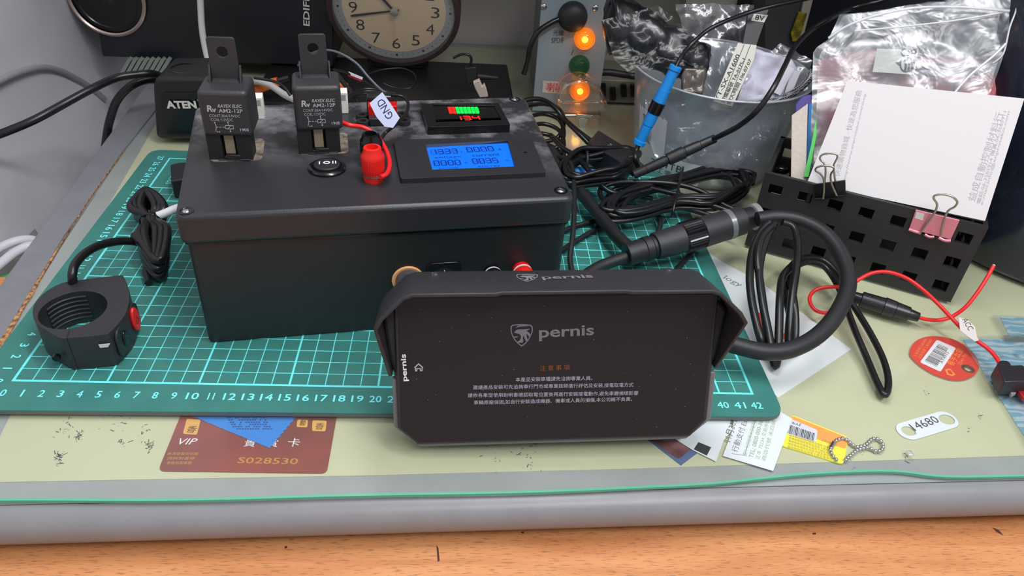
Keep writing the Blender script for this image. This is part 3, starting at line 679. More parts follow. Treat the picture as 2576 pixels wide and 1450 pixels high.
for z in (t0, t0+.01, t1-.01, t1):
    for i in range(2*n):
        rr = 1.16-(.06 if i % 2 else 0)-(.08 if z in (t0, t1) else 0); th = math.pi*i/n; mb.v.append(cp(z)+(a*math.cos(th)+b*math.sin(th))*rr)
for j in range(3):
    for i in range(2*n): mb.f.append((j*2*n+i, j*2*n+(i+1) % (2*n), (j+1)*2*n+(i+1) % (2*n), (j+1)*2*n+i)); mb.m.append(0)
mb.f += [tuple(reversed(range(2*n))), tuple(range(6*n, 8*n))]; mb.m += [0,0]
obj('ribbed_ring', mb, BLKG, lc, sharp=20)
seg_('socket_body', .545, .86, 1.14, HOOD, 1.05)
r_ = seg_('grey_band', .73, .775, 1.12, mat('band_grey', (128,130,134), .3, .4), 1.12)
seg_('rear_gland', .855, .96, .86, RUBM, .78)
seg_('clear_washer', .94, .985, .98, clear('smoky_clear', (190,190,190), .45, .1, .6), .98)
obj('branch_cable', MB().tube([at(*p) for p in [(1600,634,1.6),(1560,604,1.5),(1500,532,1.4),(1455,476,1.5),(1420,430,1.6),(1385,380,2.0)]], .5, 14), RUBM, lc)
obj('lower_branch_cable', MB().tube([at(*p) for p in [(1600,640,1.5),(1560,652,1.3),(1500,676,1.1),(1440,720,.9),(1400,760,.9)]], .42, 14), RUBM, lc)

# ------------------------------------------------------------------ handlebar remote
rm = thing('handlebar_remote', 'black handlebar clamp remote with a red button standing on the mat corner', 'remote control', at(200,880,0))
RBK = mat('remote_black', (40,40,43), .48, bump=.12, bscale=2200); zt_ = 2.35
OUT = [(84,800),(83,775),(96,752),(124,728),(160,711),(192,706),(297,693),(312,699),(322,722),(325,752),(318,785),(300,812),(276,836),(262,842),(172,851),(150,850),(118,832),(96,818)]
po = [at(x, y, zt_) for x, y in OUT]
hc = at(184,779,zt_); hr = 1.78
hx_ = V((1,0,0)); hole = circ(hc, hr, V((1,0,0)), V((0,1,0)), 36)
ctr = sum(po, V())/len(po)
spl = at(166,851,zt_).x
def clamp_half(right):
    from math import atan2
    return None
obj('clamp_ring', MB().prism([[V((p.x,p.y,.06)) for p in spline(po, 3, True)[:-1]], [V((p.x,p.y,.06)) for p in hole]], (0,0,zt_-.06)), RBK, rm, bev=.1, seg=2)
mb = MB()
for i in range(6):
    z = 1.95-i*.3; mb.tube([hc+V((math.cos(a)*(hr-.02), math.sin(a)*(hr-.02), z-hc.z)) for a in [math.radians(92+7*k) for k in range(12)]], .075, 6, smooth=False)
obj('grip_ribs', mb, RBK, rm)
q = at(168,851,zt_); q0 = V((q.x,q.y,0)); tng = (at(262,843,zt_)-at(172,851,zt_)).normalized(); nrm = V((tng.y,-tng.x,0))
obj('parting_line', MB().box(q0+V((0,0,1.2))+nrm*.0, tng*.02, nrm*.03, (0,0,1.14)).box(V((q0.x,q0.y,zt_-.0))-nrm*.35, tng*.02, nrm*.36, (0,0,.012)), mat('gap_black', (8,8,9), .8), rm)
# right face with buttons
fa, fb_ = at(276,836,zt_), at(325,752,zt_); fd = (fb_-fa).normalized(); fn = V((fd.y,-fd.x,0))
def face(t, z, k=0.): return V((fa.x,fa.y,0))+(fb_-fa)*t+V((0,0,z))+fn*k
obj('button_panel', MB().prism([rrect(face(.02,.25,.08), fd, ZV, (fb_-fa).length*1.05, 1.9, .5)], fn*.16), BLK, rm, bev=.05)
rbx = circ(face(.8,1.32,.2), .42, fd, ZV, 28, .82)
obj('red_button', MB().prism([rbx], fn*.24), mat('button_red', (205,28,26), .35), rm, bev=.1, seg=3)
obj('power_mark', MB().prism([circ(face(.8,1.2,.445), .17, fd, ZV, 20, .2), circ(face(.8,1.2,.445), .13, fd, ZV, 20, .16)], fn*.012).box(face(.8,1.43,.45), fd*.02, ZV*.1, fn*.008), mat('button_dark_red', (120,16,14), .5), rm)
obj('black_button', MB().prism([circ(face(.3,1.15,.2), .33, fd, ZV, 28, .52)], fn*.14), BLKG, rm, bev=.06)
IO = q0+nrm*.1
obj('indicator_light', MB().prism([[hit(x, y, IO, nrm) for x, y in [(248,867),(277,864),(272,873),(252,875)]]], nrm*.03), mat('indicator_clear', (190,192,200), .25, emit=.1), rm)
jc = q0-tng*.62; obj('clamp_screw', MB().cyl(jc+nrm*-.3+V((0,0,.9))-tng*.3, jc+nrm*-.06+V((0,0,.9))-tng*.3, .2, seg=20), BLKG, rm)
rc = wire('remote_cable', None, None, [(184,716,2.2),(182,690,2.9),(190,664,3.1),(214,638,3.0),(250,618,2.7),(295,608,2.2),(335,608,1.6),(362,615,1.2)], .27, RUB, parent=rm, seg=12)
# tied bundle of the remote's cable
random.seed(11)
u_ = (at(372,505,1.2)-at(378,560,1.2)); lo_ = (at(390,680,1.0)-at(378,560,1.2)); side = V((1,0,0)); pts = []; wst = at(378,556,1.4)
for i in range(9):
    o = (i-4)/4; zz = .35+.5*(i % 3); rU = .62+.12*math.sin(i*2.1); rL = .85+.12*math.cos(i*1.7)
    cU = wst+u_*(.52+.06*math.sin(i*3)); cL = wst+lo_*(.44+.05*math.cos(i*2)); side = V((1,.1*math.sin(i*1.9),0))*(.78+.2*math.sin(i*2.6))
    pts += [wst+side*(o*.22-.2)+ZV*(.15*math.sin(i)), cU+side*(-1.0-.22*o)-u_*.1+ZV*(zz-.9), cU+u_*(.48+.05*o)+side*(.1*o)+ZV*(zz-.7), cU+side*(.95+.2*o)-u_*.05+ZV*(zz-.9), wst+side*(.2+o*.2)+ZV*(.2*math.cos(i)+.1),
            cL+side*(.8+.35*o)-lo_*.05+ZV*(zz-.8), cL+lo_*(.5+.05*o)+side*(.25*o+.1)+ZV*(zz-1.0), cL+side*(-.8-.25*o)+lo_*.1+ZV*(zz-.7)]
pts = [V((p.x,p.y,max(.32,p.z))) for p in pts]
cb = obj('cable_bundle', MB().tube(pts, .29, 10, step=7), RUB, rm)
mb = MB().tube([wst+side*math.cos(a)*.75+ZV*(math.sin(a)*.7-.15) for a in [2*math.pi*i/12 for i in range(12)]], .09, 8, closed=True); obj('cable_tie', mb, BLKG, rm)
obj('white_cable_label', MB().tube([at(396,544,1.6), at(415,537,1.7), at(438,527,1.8), at(460,520,1.9)], .3, 12), mat('label_white', (222,222,226), .5), rm)
obj('cable_tail', MB().tube([at(*p) for p in [(380,640,.9),(368,680,.5),(371,700,.35),(374,712,.3)]], .25, 10), RUB, rm)
pf = tag(obj('black_cube_plug', MB().prism([[at(428,414,1.6), at(447,409,1.6), at(500,405,1.6), at(500,445,1.6), at(430,455,1.6)]], (0,0,-1.55)), BLKD, bev=.12), 'small black block half hidden behind the left side of the box', 'plug')

# ================================================================== CABLES BEHIND AND RIGHT OF THE BOX
random.seed(21)
def wpx(name, label, cat, pts, r, m=RUB, **k): return wire(name, label, cat, pts, r, m, **k)
# large tied coil
cc0 = at(1712,488,1.3); Ax = at(1893,462,1.3)-cc0; Bx = (at(1720,452,1.3)-cc0)*1.3
ck = thing('tied_cable_coil', 'large oval coil of glossy black cable tied in the middle before the bin', 'cable coil', at(1710,500,0))
pts = []
for i in range(9):
    a_ = 1-.045*(i % 4)-.02*i*(i % 2); b_ = 1.15-.13*(i % 5); o = V((0,0,1))*(.3*(i % 3))
    for th in range(0, 360, 30):
        t = math.radians(th); x = math.cos(t); y = math.sin(t)
        pin = .62+.38*abs(x)**1.2 if x < .25 else 1.05
        pts.append(cc0+Ax*(x*a_+.02*i*0)+Bx*(y*b_*pin+(-.35*(x < -.2)*abs(x)))+o)
pts = [V((p.x,p.y,max(p.z,.25))) for p in pts]
obj('loops', MB().tube(pts, .21, 8, step=3), RUB, ck)
tm = at(1703,490,1.3); dr_ = Bx.normalized()
obj('tie', MB().tube([tm+dr_*math.cos(a)*Bx.length*1.12+ZV*(math.sin(a)*1.15+.3) for a in [2*math.pi*i/14 for i in range(14)]], .1, 8, closed=True), RUB, ck)
obj('lead', MB().tube([at(*p) for p in [(1890,540,1.2),(1830,520,1.4),(1760,480,2.0),(1690,462,2.2),(1600,458,2.0),(1540,462,1.6),(1510,478,1.2),(1520,505,1),(1570,520,1.2)]], .21, 8), RUB, ck)
obj('lower_strands', MB().tube([at(*p) for p in [(1860,540,1.5),(1800,520,1.6),(1740,500,1.8),(1680,484,1.8),(1600,468,1.5),(1545,478,.9),(1530,500,.6),(1560,518,.6),(1650,520,.9),(1720,524,1.1),(1800,548,1.2),(1850,570,1.1)]], .21, 8), RUB, ck)
# second tied coil close to the box
ck = thing('small_cable_coil', 'smaller tangled coil of black cable tied near the right rear corner of the box', 'cable coil', at(1500,420,0))
c_ = at(1506,432,1.6); A2 = at(1594,418,1.6)-c_; B2 = at(1516,392,1.6)-c_
obj('loops', MB().tube([V((p.x,p.y,max(.3,p.z))) for p in coil(c_, A2, B2, 7, .35, .13, 14, .3)], .2, 8, step=3), RUB, ck)
obj('tie', MB().tube([at(1473,408,1.6)+V((0,1,0))*math.cos(a)*.9+ZV*math.sin(a)*1.0 for a in [2*math.pi*i/12 for i in range(12)]], .14, 8, closed=True), RUBM, ck)
obj('loose_end', MB().tube([at(*p) for p in [(1385,340,2.5),(1415,372,2.3),(1450,395,2.2),(1490,440,1.9),(1530,480,1.4),(1580,490,1),(1640,500,.6)]], .22, 8), RUB, ck)
# coil at the rear right corner of the box
ck = thing('corner_cable_coil', 'coil of black cable bulging out behind the right rear corner of the box', 'cable coil', at(1370,320,0))
for i in range(5):
    y0 = 268+i*23; obj('loop', MB().tube([at(*p) for p in [(1290,y0-2,3.2-.5*i),(1325,y0+2-4*(i == 0),3.4-.5*i),(1370,y0-6+2*i,3.2-.5*i),(1408,y0+8+4*i,2.8-.45*i),(1418,y0+45+4*i,2.2-.35*i),(1400,y0+80,1.4-.1*i),(1350,y0+92,.9)]], .2, 8), RUB, ck)
obj('high_loop', MB().tube([at(*p) for p in [(1296,268,4.2),(1325,252,4.5),(1360,250,4.4),(1388,264,3.8),(1412,290,3),(1436,316,2.6),(1460,340,2.2),(1487,368,1.5)]], .22, 8), RUB, ck)
wpx('thin_cable', 'thin black cable hanging down the right side of the box to behind the display', 'cable', [(1405,395,2.2),(1425,402,2.6),(1440,425,2.6),(1444,470,2.4),(1444,540,2),(1440,600,1.5),(1434,650,1),(1441,690,.7),(1455,730,.4)], .2, m=RUBM)
wpx('mat_cable', 'black cable lying in a bend across the mat grid behind the connector', 'cable', [(1400,640,.3),(1460,600,.3),(1520,566,.3),(1565,546,.3),(1600,537,.35),(1640,533,.5),(1657,545,.6),(1661,568,.6),(1650,595,.4),(1638,618,.3),(1600,660,.25)], .2, m=RUBM)
wpx('mat_cable', 'short black cable crossing the mat from the box corner towards the big coil', 'cable', [(1405,588,.3),(1450,568,.3),(1500,555,.3),(1545,536,.35),(1590,525,.5),(1640,520,.5)], .2, m=RUBM)
wpx('mat_cable', 'black cable sticking out below the round connector towards the display', 'cable', [(1752,618,.5),(1735,640,.35),(1718,662,.3),(1690,695,.3),(1660,730,.3)], .2, m=RUBM)
# blue plug pair
def stick(t, A, B, parts, m, name='plug'):
    A, B = V(A), V(B); L = (B-A).length; ax = (B-A).normalized()
    for nm, t0, t1, r0, r1, mm in parts: obj(nm, MB().lathe([(r0*.9,0),(r0,.04),(r1,L*(t1-t0)-.04),(r1*.9,L*(t1-t0))], A+ax*L*t0, ax, 28), mm or m, t)
bA, bB = at(1606,364,4), at(1701,166,10.5)
bc = thing('blue_cable_connector', 'bright blue screw connector pair standing upright on its cable before the clear bin', 'connector', at(1606,372,3.6))
stick(bc, bA, bB, [('blue_sleeve',0,.06,.52,.52,None),('blue_sleeve',.055,.26,.42,.44,None),('blue_sleeve',.255,.42,.48,.5,None),('black_nut',.41,.555,.56,.58,BLKG),('blue_sleeve',.55,.72,.52,.48,None),('blue_sleeve',.715,.95,.46,.42,None),('blue_sleeve',.945,1.0,.5,.5,None)], BLUE)
obj('cable', MB().tube([at(*p) for p in [(1606,366,4),(1600,380,3.6),(1598,400,3.2),(1606,425,2.2),(1590,440,1.5)]], .2, 10), RUB, bc)
obj('upper_cable', MB().tube([bB-(bB-bA).normalized()*.3]+[at(*p) for p in [(1712,146,11),(1738,113,12),(1775,80,12.8),(1815,58,13.4),(1880,33,14),(1950,14,14.6),(2040,-6,15),(2140,-40,15.4)]], .17, 10), RUB, bc)
kA, kB = at(1594,440,2.6), at(1800,348,5.8)
bc = thing('black_cable_connector', 'black screw connector pair before the clear bin, its cable rising right', 'connector', at(1700,400,2.5))
stick(bc, kA, kB, [('black_sleeve',0,.16,.36,.38,None),('black_sleeve',.155,.4,.38,.42,None),('collar',.395,.43,.36,.36,None),('nut',.42,.62,.5,.52,None),('black_sleeve',.61,.64,.42,.42,None),('black_sleeve',.635,.82,.44,.4,None),('black_sleeve',.815,1.0,.36,.34,None)], mat('connector_black', (34,34,37), .42, bump=.15, bscale=1200))
obj('cable', MB().tube([kB-(kB-kA).normalized()*.4]+[at(*p) for p in [(1815,340,6.4),(1860,316,7.6),(1905,278,9.2),(1945,222,10.8),(1972,170,11.8),(1998,120,12.6),(2040,76,13.2),(2085,48,13.8),(2140,22,14),(2210,4,14.8),(2300,-20,15.4)]], .21, 10), RUB, bc)
# box-shaped module
M_ = [at(1505,327,2.6), at(1598,384,2.6), at(1576,415,2.6), at(1478,358,2.6)]
md = thing('tracker_module', 'black rectangular module with a cable from its end lying behind the small cable coil', 'electronic module', at(1540,380,0))
obj('case', MB().prism([rquad(M_, .25)], (0,0,-1.9)), BLK, md, bev=.14)
mb = MB(); tz(mb, 'T', (1578,392), (1587,398), 2.62, .7); tz(mb, '3V', (1531,372), (1543,363), 2.61, .3); obj('case_print', mb, GPR, md)
obj('module_cable', MB().tube([at(*p) for p in [(1405,290,2.6),(1430,308,2.4),(1455,330,2.2),(1485,352,1.9),(1500,362,1.8)]], .2, 8), RUB, md)
tag(obj('blue_cable_plug', MB().tube([at(1405,425,1.0), at(1438,432,1.0), at(1470,438,1.0), at(1535,446,.9)], .5, 14), BLUE), 'blue plug half buried under the small cable coil beside the box', 'plug')

# long loops in front of the basket
def loopset(name, label, strands, loc, r=.265):
    t = thing(name, label, 'cable coil', loc)
    for s in strands: obj('strand', MB().tube([at(*p) for p in s], r, 10), RUB, t)
    return t
loopset('hanging_cable_loops', 'bundle of glossy black cable loops standing on the white card right of the display', [
 [(1935,560,4.2),(1912,585,3.8),(1893,630,3.2),(1886,690,2.6),(1890,750,2),(1902,810,1.4),(1914,855,.8),(1923,875,.2),(1930,850,.6),(1922,780,1.6),(1912,710,2.4),(1906,650,3.2),(1915,600,3.8),(1940,570,4.2)],
 [(1948,562,4.2),(1925,610,3.6),(1910,680,2.8),(1918,760,2),(1932,830,1.2),(1943,890,.5),(1950,922,-.05),(1957,890,.5),(1960,820,1.4),(1962,750,2.2),(1968,700,2.4),(1990,672,2.4)],
 [(1968,560,4.2),(1996,572,4),(2006,610,3.6),(2004,670,3),(1994,740,2.2),(1986,810,1.2),(1984,860,.3),(1990,880,-.05),(1999,860,.4),(2001,810,1.2),(1998,770,1.8),(1992,730,2.2)]], at(1950,900,-.3))
loopset('table_cable_loop', 'black cable lying in a long narrow loop on the desk sheet below the basket', [
 [(1992,735,1.6),(1985,700,1.8),(1998,675,1.9),(2030,660,1.8),(2065,665,1.6),(2090,690,1.2),(2112,730,.9),(2130,775,.6),(2150,830,.4),(2180,900,.1),(2205,960,0.),(2222,992,.0),(2232,985,.0),(2234,950,.1),(2220,900,.2),(2190,840,.3),(2160,790,.4),(2135,750,.7)],
 [(1985,790,1.2),(1975,740,1.4),(1975,700,1.5),(1995,664,1.6),(2030,648,1.6),(2070,655,1.3),(2100,680,1.1),(2128,720,.9)]], at(2100,800,-.3), .22)

# inline fuse holder with red wires
fA, fB = at(2140,745,.35), at(2312,799,.3)
ih = thing('inline_fuse_holder', 'black tubular inline fuse holder with thin red wires lying in front of the basket', 'fuse holder', at(2230,775,-.3))
stick(ih, fA, fB, [('end_boot',0,.16,.36,.42,None),('barrel',.15,.5,.56,.6,None),('barrel_cap',.48,.66,.66,.6,None),('barrel_cap',.65,.86,.58,.5,None),('end_boot',.84,1.0,.4,.32,None)], mat('fuse_barrel', (30,30,33), .3))
obj('red_lead', MB().tube([at(*p) for p in [(2308,798,.3),(2330,804,.2),(2362,806,.1),(2395,797,.4),(2430,772,1.2),(2462,732,2.2),(2484,697,3),(2499,670,3.6)]], .13, 10), REDW, ih)
obj('wire_tip', MB().cyl(at(2499,670,3.6), at(2500,668,3.62), .1, seg=12), mat('copper_pink', (240,170,160), .4), ih)
obj('red_lead', MB().tube([at(*p) for p in [(2150,747,.3),(2120,770,.3),(2085,787,.3),(2055,783,.4),(2039,765,.5),(2038,745,.7),(2056,728,1),(2095,722,1.4),(2135,722,1.8),(2160,704,2.2),(2195,687,2.6),(2235,685,2.8),(2280,700,2.6),(2320,728,2.2),(2360,765,1.6),(2395,802,1.2),(2425,832,1.0),(2458,858,.9),(2488,880,.7),(2507,902,.6),(2520,926,.5)]], .13, 10), REDW, ih)
AC = [(2411,798),(2437,808),(2453,824),(2457,848),(2462,857),(2452,860),(2433,846),(2415,832)]
Oa = at(2435,828,1.35); Na = V((-.25,-.55,.8)).normalized()
fl = thing('wire_flag', 'small frosted paper flag reading ACC folded around the red wire', 'label', at(2440,850,.9))
obj('flag', MB().prism([[hit(x, y, Oa, Na) for x, y in AC]], Na*.03), mat('acc_flag_paper', (196,186,184), .5), fl)
mb = MB(); A, B = hit(2419,805,Oa,Na), hit(2436,833,Oa,Na); txt(mb, 'ACC', A, B, Na.cross(B-A).normalized(), .36, lift=.04); obj('flag_text', mb, mat('ink_brown', (50,42,44), .6), fl)
bf = thing('blade_fuse_holder', 'black blade fuse holder at the right picture edge ending the red wire', 'fuse holder', at(2545,950,-.3))
obj('cap', MB().prism([[at(x,y,1.1) for x, y in [(2510,917),(2513,909),(2520,906),(2535,907),(2541,912),(2545,919),(2572,918),(2580,924),(2600,935),(2600,960),(2528,961)]]], (0,0,-1.1)), mat('fuse_cap_black', (40,36,40), .38, bump=.3, bscale=700), bf, bev=.08)
obj('blue_fuse', MB().prism([[at(x,y,.6) for x, y in [(2528,955),(2600,955),(2600,968),(2538,972)]]], (0,0,-.7)), mat('blue_fuse', (20,90,150), .2), bf, bev=.05)
obj('red_fuse', MB().prism([[at(x,y,.3) for x, y in [(2552,972),(2600,972),(2600,1005),(2575,1000)]]], (0,0,-.3)), mat('dark_red_fuse', (150,30,34), .25), bf, bev=.04)
obj('blade', MB().prism([[at(x,y,.2) for x, y in [(2536,972),(2552,971),(2556,990),(2545,994)]]], (0,0,-.2)), mat('fuse_blade', (190,180,190), .3, .4), bf)

# ================================================================== THINGS UNDER THE CLEAR SHEET
ZB = -.56
def flat(name, px, h, m, parent=None, z=ZB, r=0., **k):
    P = [at(x, y, z) for x, y in px]
    if r: P = rquad(P, r)
    return obj(name, MB().prism([P], (0,0,h)), m, parent, **k)
# white number tag
c0, c1 = at(2283,1087,ZB), at(2380,1058,ZB); e = (c1-c0).normalized(); f = V((-e.y,e.x,0)); R_ = .66
tg = thing('number_tag', 'white oblong plastic tag with two holes reading 14680', 'tag', at(2330,1073,ZB))
cap = [c1+e*math.cos(a)*R_+f*math.sin(a)*R_ for a in [math.radians(-90+15*i) for i in range(13)]]+[c0+e*math.cos(a)*R_+f*math.sin(a)*R_ for a in [math.radians(90+15*i) for i in range(13)]]
obj('plate', MB().prism([cap, circ(c0+e*.04,.43,e,f,24,.36), circ(c1+e*.02,.5,e,f,24,.4)], (0,0,.08)), mat('tag_white', (222,228,232), .45), tg, bev=.02)
mb = MB(); txt(mb, '14680', at(2303,1085,ZB+.08), at(2366,1062,ZB+.08), f, .55, lift=.008); obj('number', mb, mat('dark_print', (60,62,66), .6), tg)
# red oval tag
OV = [(2288,893),(2293,872),(2310,856),(2338,848),(2372,850),(2405,859),(2436,878),(2456,902),(2462,925),(2450,945),(2424,957),(2390,957),(2350,944),(2318,925),(2298,908)]
rt = thing('oval_tag', 'red oval tag with a white barcode sticker and metal eyelet', 'tag', at(2375,905,ZB))
ol = spline([at(x, y, ZB+.08) for x, y in OV], 4, True)[:-1]; ey = circ(at(2434,931,ZB+.08), .26, V((1,0,0)), V((0,1,0)), 20)
obj('plate', MB().prism([ol, ey], (0,0,.06)), mat('tag_red', (214,52,34), .42), rt)
obj('backing', MB().prism([[V((p.x,p.y,ZB)) for p in ol], [V((p.x,p.y,ZB)) for p in ey]], (0,0,.08)), mat('tag_backing', (170,150,120), .6), rt)
obj('eyelet', MB().lathe([(.24,0),(.4,0),(.4,.03),(.3,.05),(.24,.03)], V((ey[0].x-.26, ey[0].y, ZB+.14)), ZV, 24, cap=False), mat('brass', (180,160,120), .3, 1.), rt)
zs = ZB+.142
st = obj('barcode_sticker', MB().prism([rquad([at(x,y,zs) for x, y in [(2357,855),(2405,876),(2366,936),(2314,912)]], .15)], (0,0,.006)), mat('sticker_white', (226,228,230), .5), rt)
def lerp4(Q, u, v): a = Q[0].lerp(Q[1], u); b = Q[3].lerp(Q[2], u); return a.lerp(b, v)
random.seed(9); Q = [at(x, y, zs+.008) for x, y in [(2360,866),(2386,877),(2356,924),(2325,909)]]; mb = MB(); v = 0
while v < 1:
    w = random.choice([.012,.02,.03]); mb.quad(lerp4(Q,0,v), lerp4(Q,0,min(1,v+w)), lerp4(Q,1,min(1,v+w)), lerp4(Q,1,v)); v += w+random.choice([.014,.022,.03])
txt(mb, 'AY4915', at(2371,916,zs), at(2388,888,zs), V((-1,.35,0)), .22, lift=.01); obj('barcode', mb, mat('barcode_black', (40,40,42), .6), st)
mb = MB()
txt(mb, '看宇五金', at(2398,923,zs), at(2425,882,zs), V((-.9,.4,0)), .5, lift=.003, off=.02); txt(mb, 'Zhen Yu', at(2417,920,zs), at(2432,893,zs), V((-.9,.4,0)), .2, lift=.003)
for k in range(2): txt(mb, '五金百貨工具材料', at(2304+k*11,899+k*5,zs), at(2333+k*13,855+k*2,zs), V((-.9,.4,0)), .2, lift=.003, off=.02)
o_ = [at(x,y,zs) for x, y in [(2377,930),(2390,928),(2404,943),(2396,947),(2382,943)]]; i_ = [at(x,y,zs) for x, y in [(2383,932),(2390,932),(2397,940),(2394,943),(2386,940)]]
mb.prism([o_, i_], (0,0,.006)); obj('orange_print', mb, mat('tag_orange_print', (240,140,40), .5), rt)
# orange and yellow tag with bead chain
yt_ = thing('orange_yellow_tag', 'orange and yellow plastic tag with a barcode sticker partly under a receipt', 'tag', at(2050,1110,ZB))
YQ = [at(x,y,ZB) for x, y in [(1990,1046),(2134,1103),(2121,1172),(1958,1122)]]
obj('plate', MB().prism([rquad(YQ,.3)], (0,0,.08)), mat('tag_yellow', (240,230,60), .45), yt_)
zt2 = ZB+.082
obj('orange_half', MB().prism([rquad([at(x,y,zt2) for x, y in [(1990,1046),(2134,1103),(2128,1131),(1976,1078)]],.25)], (0,0,.006)), mat('tag_orange', (240,160,70), .45), yt_)
ys = obj('barcode_sticker', MB().prism([rquad([at(x,y,zt2+.008) for x, y in [(1980,1050),(2057,1083),(2053,1113),(1972,1090)]],.15)], (0,0,.006)), mat('sticker_bluish', (214,214,226), .5), yt_)
Q = [at(x, y, zt2+.016) for x, y in [(1984,1068),(2050,1091),(2046,1110),(1980,1090)]]; mb = MB(); u = 0
while u < 1:
    w = random.choice([.014,.022,.035]); mb.quad(lerp4(Q,u,0), lerp4(Q,u,1), lerp4(Q,min(1,u+w),1), lerp4(Q,min(1,u+w),0)); u += w+random.choice([.016,.026])
txt(mb, 'JY93', at(2016,1067,zt2+.01), at(1986,1057,zt2+.01), V((.3,-1,0)), .25, lift=.012); obj('barcode', mb, mat('barcode_black', (40,40,42), .6), ys)
mb = MB()
for r in range(5): txt(mb, '客服專線服務時間商品保固卡請妥善保存'[r:r+15], at(1985+r*-1,1097+r*7.5,zt2), at(2090+r*1,1132+r*7.,zt2), V((0,1,0)), .2, lift=.002, off=.01)
txt(mb, '05-0767', at(2106,1118,zt2+.01), at(2068,1104,zt2+.01), V((.2,-1,0)), .18, lift=.004); obj('small_print', mb, mat('olive_print', (170,140,50), .6), yt_)
bcn = thing('bead_chain', 'silver ball chain with a clasp lying across the yellow tag', 'chain', at(2150,1125,ZB+.1))
path = spline([at(x, y, ZB+.17) for x, y in [(2103,1157),(2096,1149),(2090,1138),(2089,1128),(2094,1118),(2104,1109),(2118,1104),(2131,1108),(2141,1117),(2153,1125),(2166,1124),(2178,1120),(2187,1112),(2195,1105),(2207,1105),(2217,1112),(2222,1124),(2215,1135),(2203,1136),(2192,1130),(2180,1127),(2168,1130),(2157,1133),(2147,1141),(2137,1149),(2126,1159)]], 6)
L = 0; last = path[0]; first = None; sp_ = .235; bead_me = None; dist = 0
obj('link_wire', MB().tube(path, .02, 6, smooth=False), STEEL, bcn)
prev = path[0]; need = 0
for p in path[1:]:
    d = (p-prev).length
    while need <= d:
        c = prev.lerp(p, need/d) if d else p
        if first is None: first = obj('bead', MB().sph(c, .115, 12), STEEL, bcn); fc = c
        else: b2 = first.copy(); COL.objects.link(b2); b2.parent = bcn; b2.location = (c-fc)*CM
        need += sp_
    need -= d; prev = p
obj('clasp', MB().cyl(at(2089,1130,ZB+.2), at(2097,1115,ZB+.2), .12, seg=12), STEEL, bcn, bev=.02)
# receipts
PAPER = mat('receipt_paper', (222,228,230), .6)
rc1 = thing('receipt', 'white printed receipt with green faded text beside the yellow tag', 'receipt', at(1900,1120,ZB))
flat('paper', [(1848,1040),(1950,1030),(1993,1054),(1945,1186),(1818,1148),(1842,1085)], .01, PAPER, rc1, z=ZB+.1)
zp = ZB+.112; mb = MB()
txt(mb, '行動支付 Easy', at(1858,1141,zp), at(1888,1050,zp), V((-1,.25,0)), .42, lift=.002); txt(mb, '11月30日', at(1839,1114,zp), at(1858,1052,zp), V((-1,.25,0)), .42, lift=.002)
for a, b in [((1873,1146),(1904,1046)),((1812+28,1142),(1873,1146))]:
    A, B = at(*a,zp), at(*b,zp); d = (B-A).normalized(); mb.box((A+B)/2, d*((B-A).length/2), V((-d.y,d.x,0))*.012, ZV*.002)
obj('dark_text', mb, mat('receipt_grey', (96,106,104), .7), rc1)
mb = MB()
for k, s in enumerate(['銀行卡別信用卡交易明細','TEL: 0800-000-361','正本 75234 交易序號','商店代號 末四碼']): txt(mb, s, at(1878+k*16,1150+k*4,zp), at(1905+k*16,1056+k*1,zp), V((-1,.25,0)), .24, lift=.002, off=.012)
obj('green_text', mb, mat('receipt_green', (152,172,140), .7), rc1)
rc2 = thing('paper_slip', 'crumpled white paper slip with a black square under the corner of the display', 'paper', at(1780,1120,ZB))
flat('paper', [(1690,1060),(1835,1048),(1842,1082),(1820,1110),(1801,1162),(1742,1133),(1690,1100)], .01, PAPER, rc2, z=ZB+.08)
flat('black_square', [(1757,1113),(1789,1126),(1778,1147),(1745,1131)], .004, mat('square_black', (30,34,40), .3), rc2, z=ZB+.092)
pc = thing('photo_card', 'dark red and blue printed card poking out under the display', 'card', at(1700,1130,ZB))
flat('card', [(1600,1085),(1700,1075),(1758,1138),(1713,1172)], .03, mat('card_blue', (78,98,140), .4), pc, z=ZB)
flat('red_area', [(1608,1087),(1695,1078),(1740,1128),(1707,1158)], .005, mat('card_red', (150,96,98), .4, rgb2=(90,34,44), vscale=60), pc, z=ZB+.031, r=.3)
# white card with orange print
wc = thing('white_card', 'white card with orange print under the sheet beside the mat corner', 'card', at(1980,860,ZB))
flat('card', [(1740,610),(1838,672),(1905,705),(2141,880),(1957,1002),(1860,900)], .03, mat('card_white', (226,230,230), .5), wc)
flat('orange_print', [(1886,780),(1920,790),(1934,856),(1904,850)], .004, mat('card_orange', (238,70,36), .5), wc, z=ZB+.031, r=.3)
flat('orange_print', [(1958,840),(1982,838),(1996,852),(2068,872),(2040,868),(1975,858)], .004, mat('card_orange', (238,70,36), .5), wc, z=ZB+.031)
mb = MB(); tz(mb, 'logy', (1815,703), (1858,725), ZB+.03, .75, lift=.006); obj('grey_lettering', mb, mat('card_grey_text', (120,122,124), .6), wc)
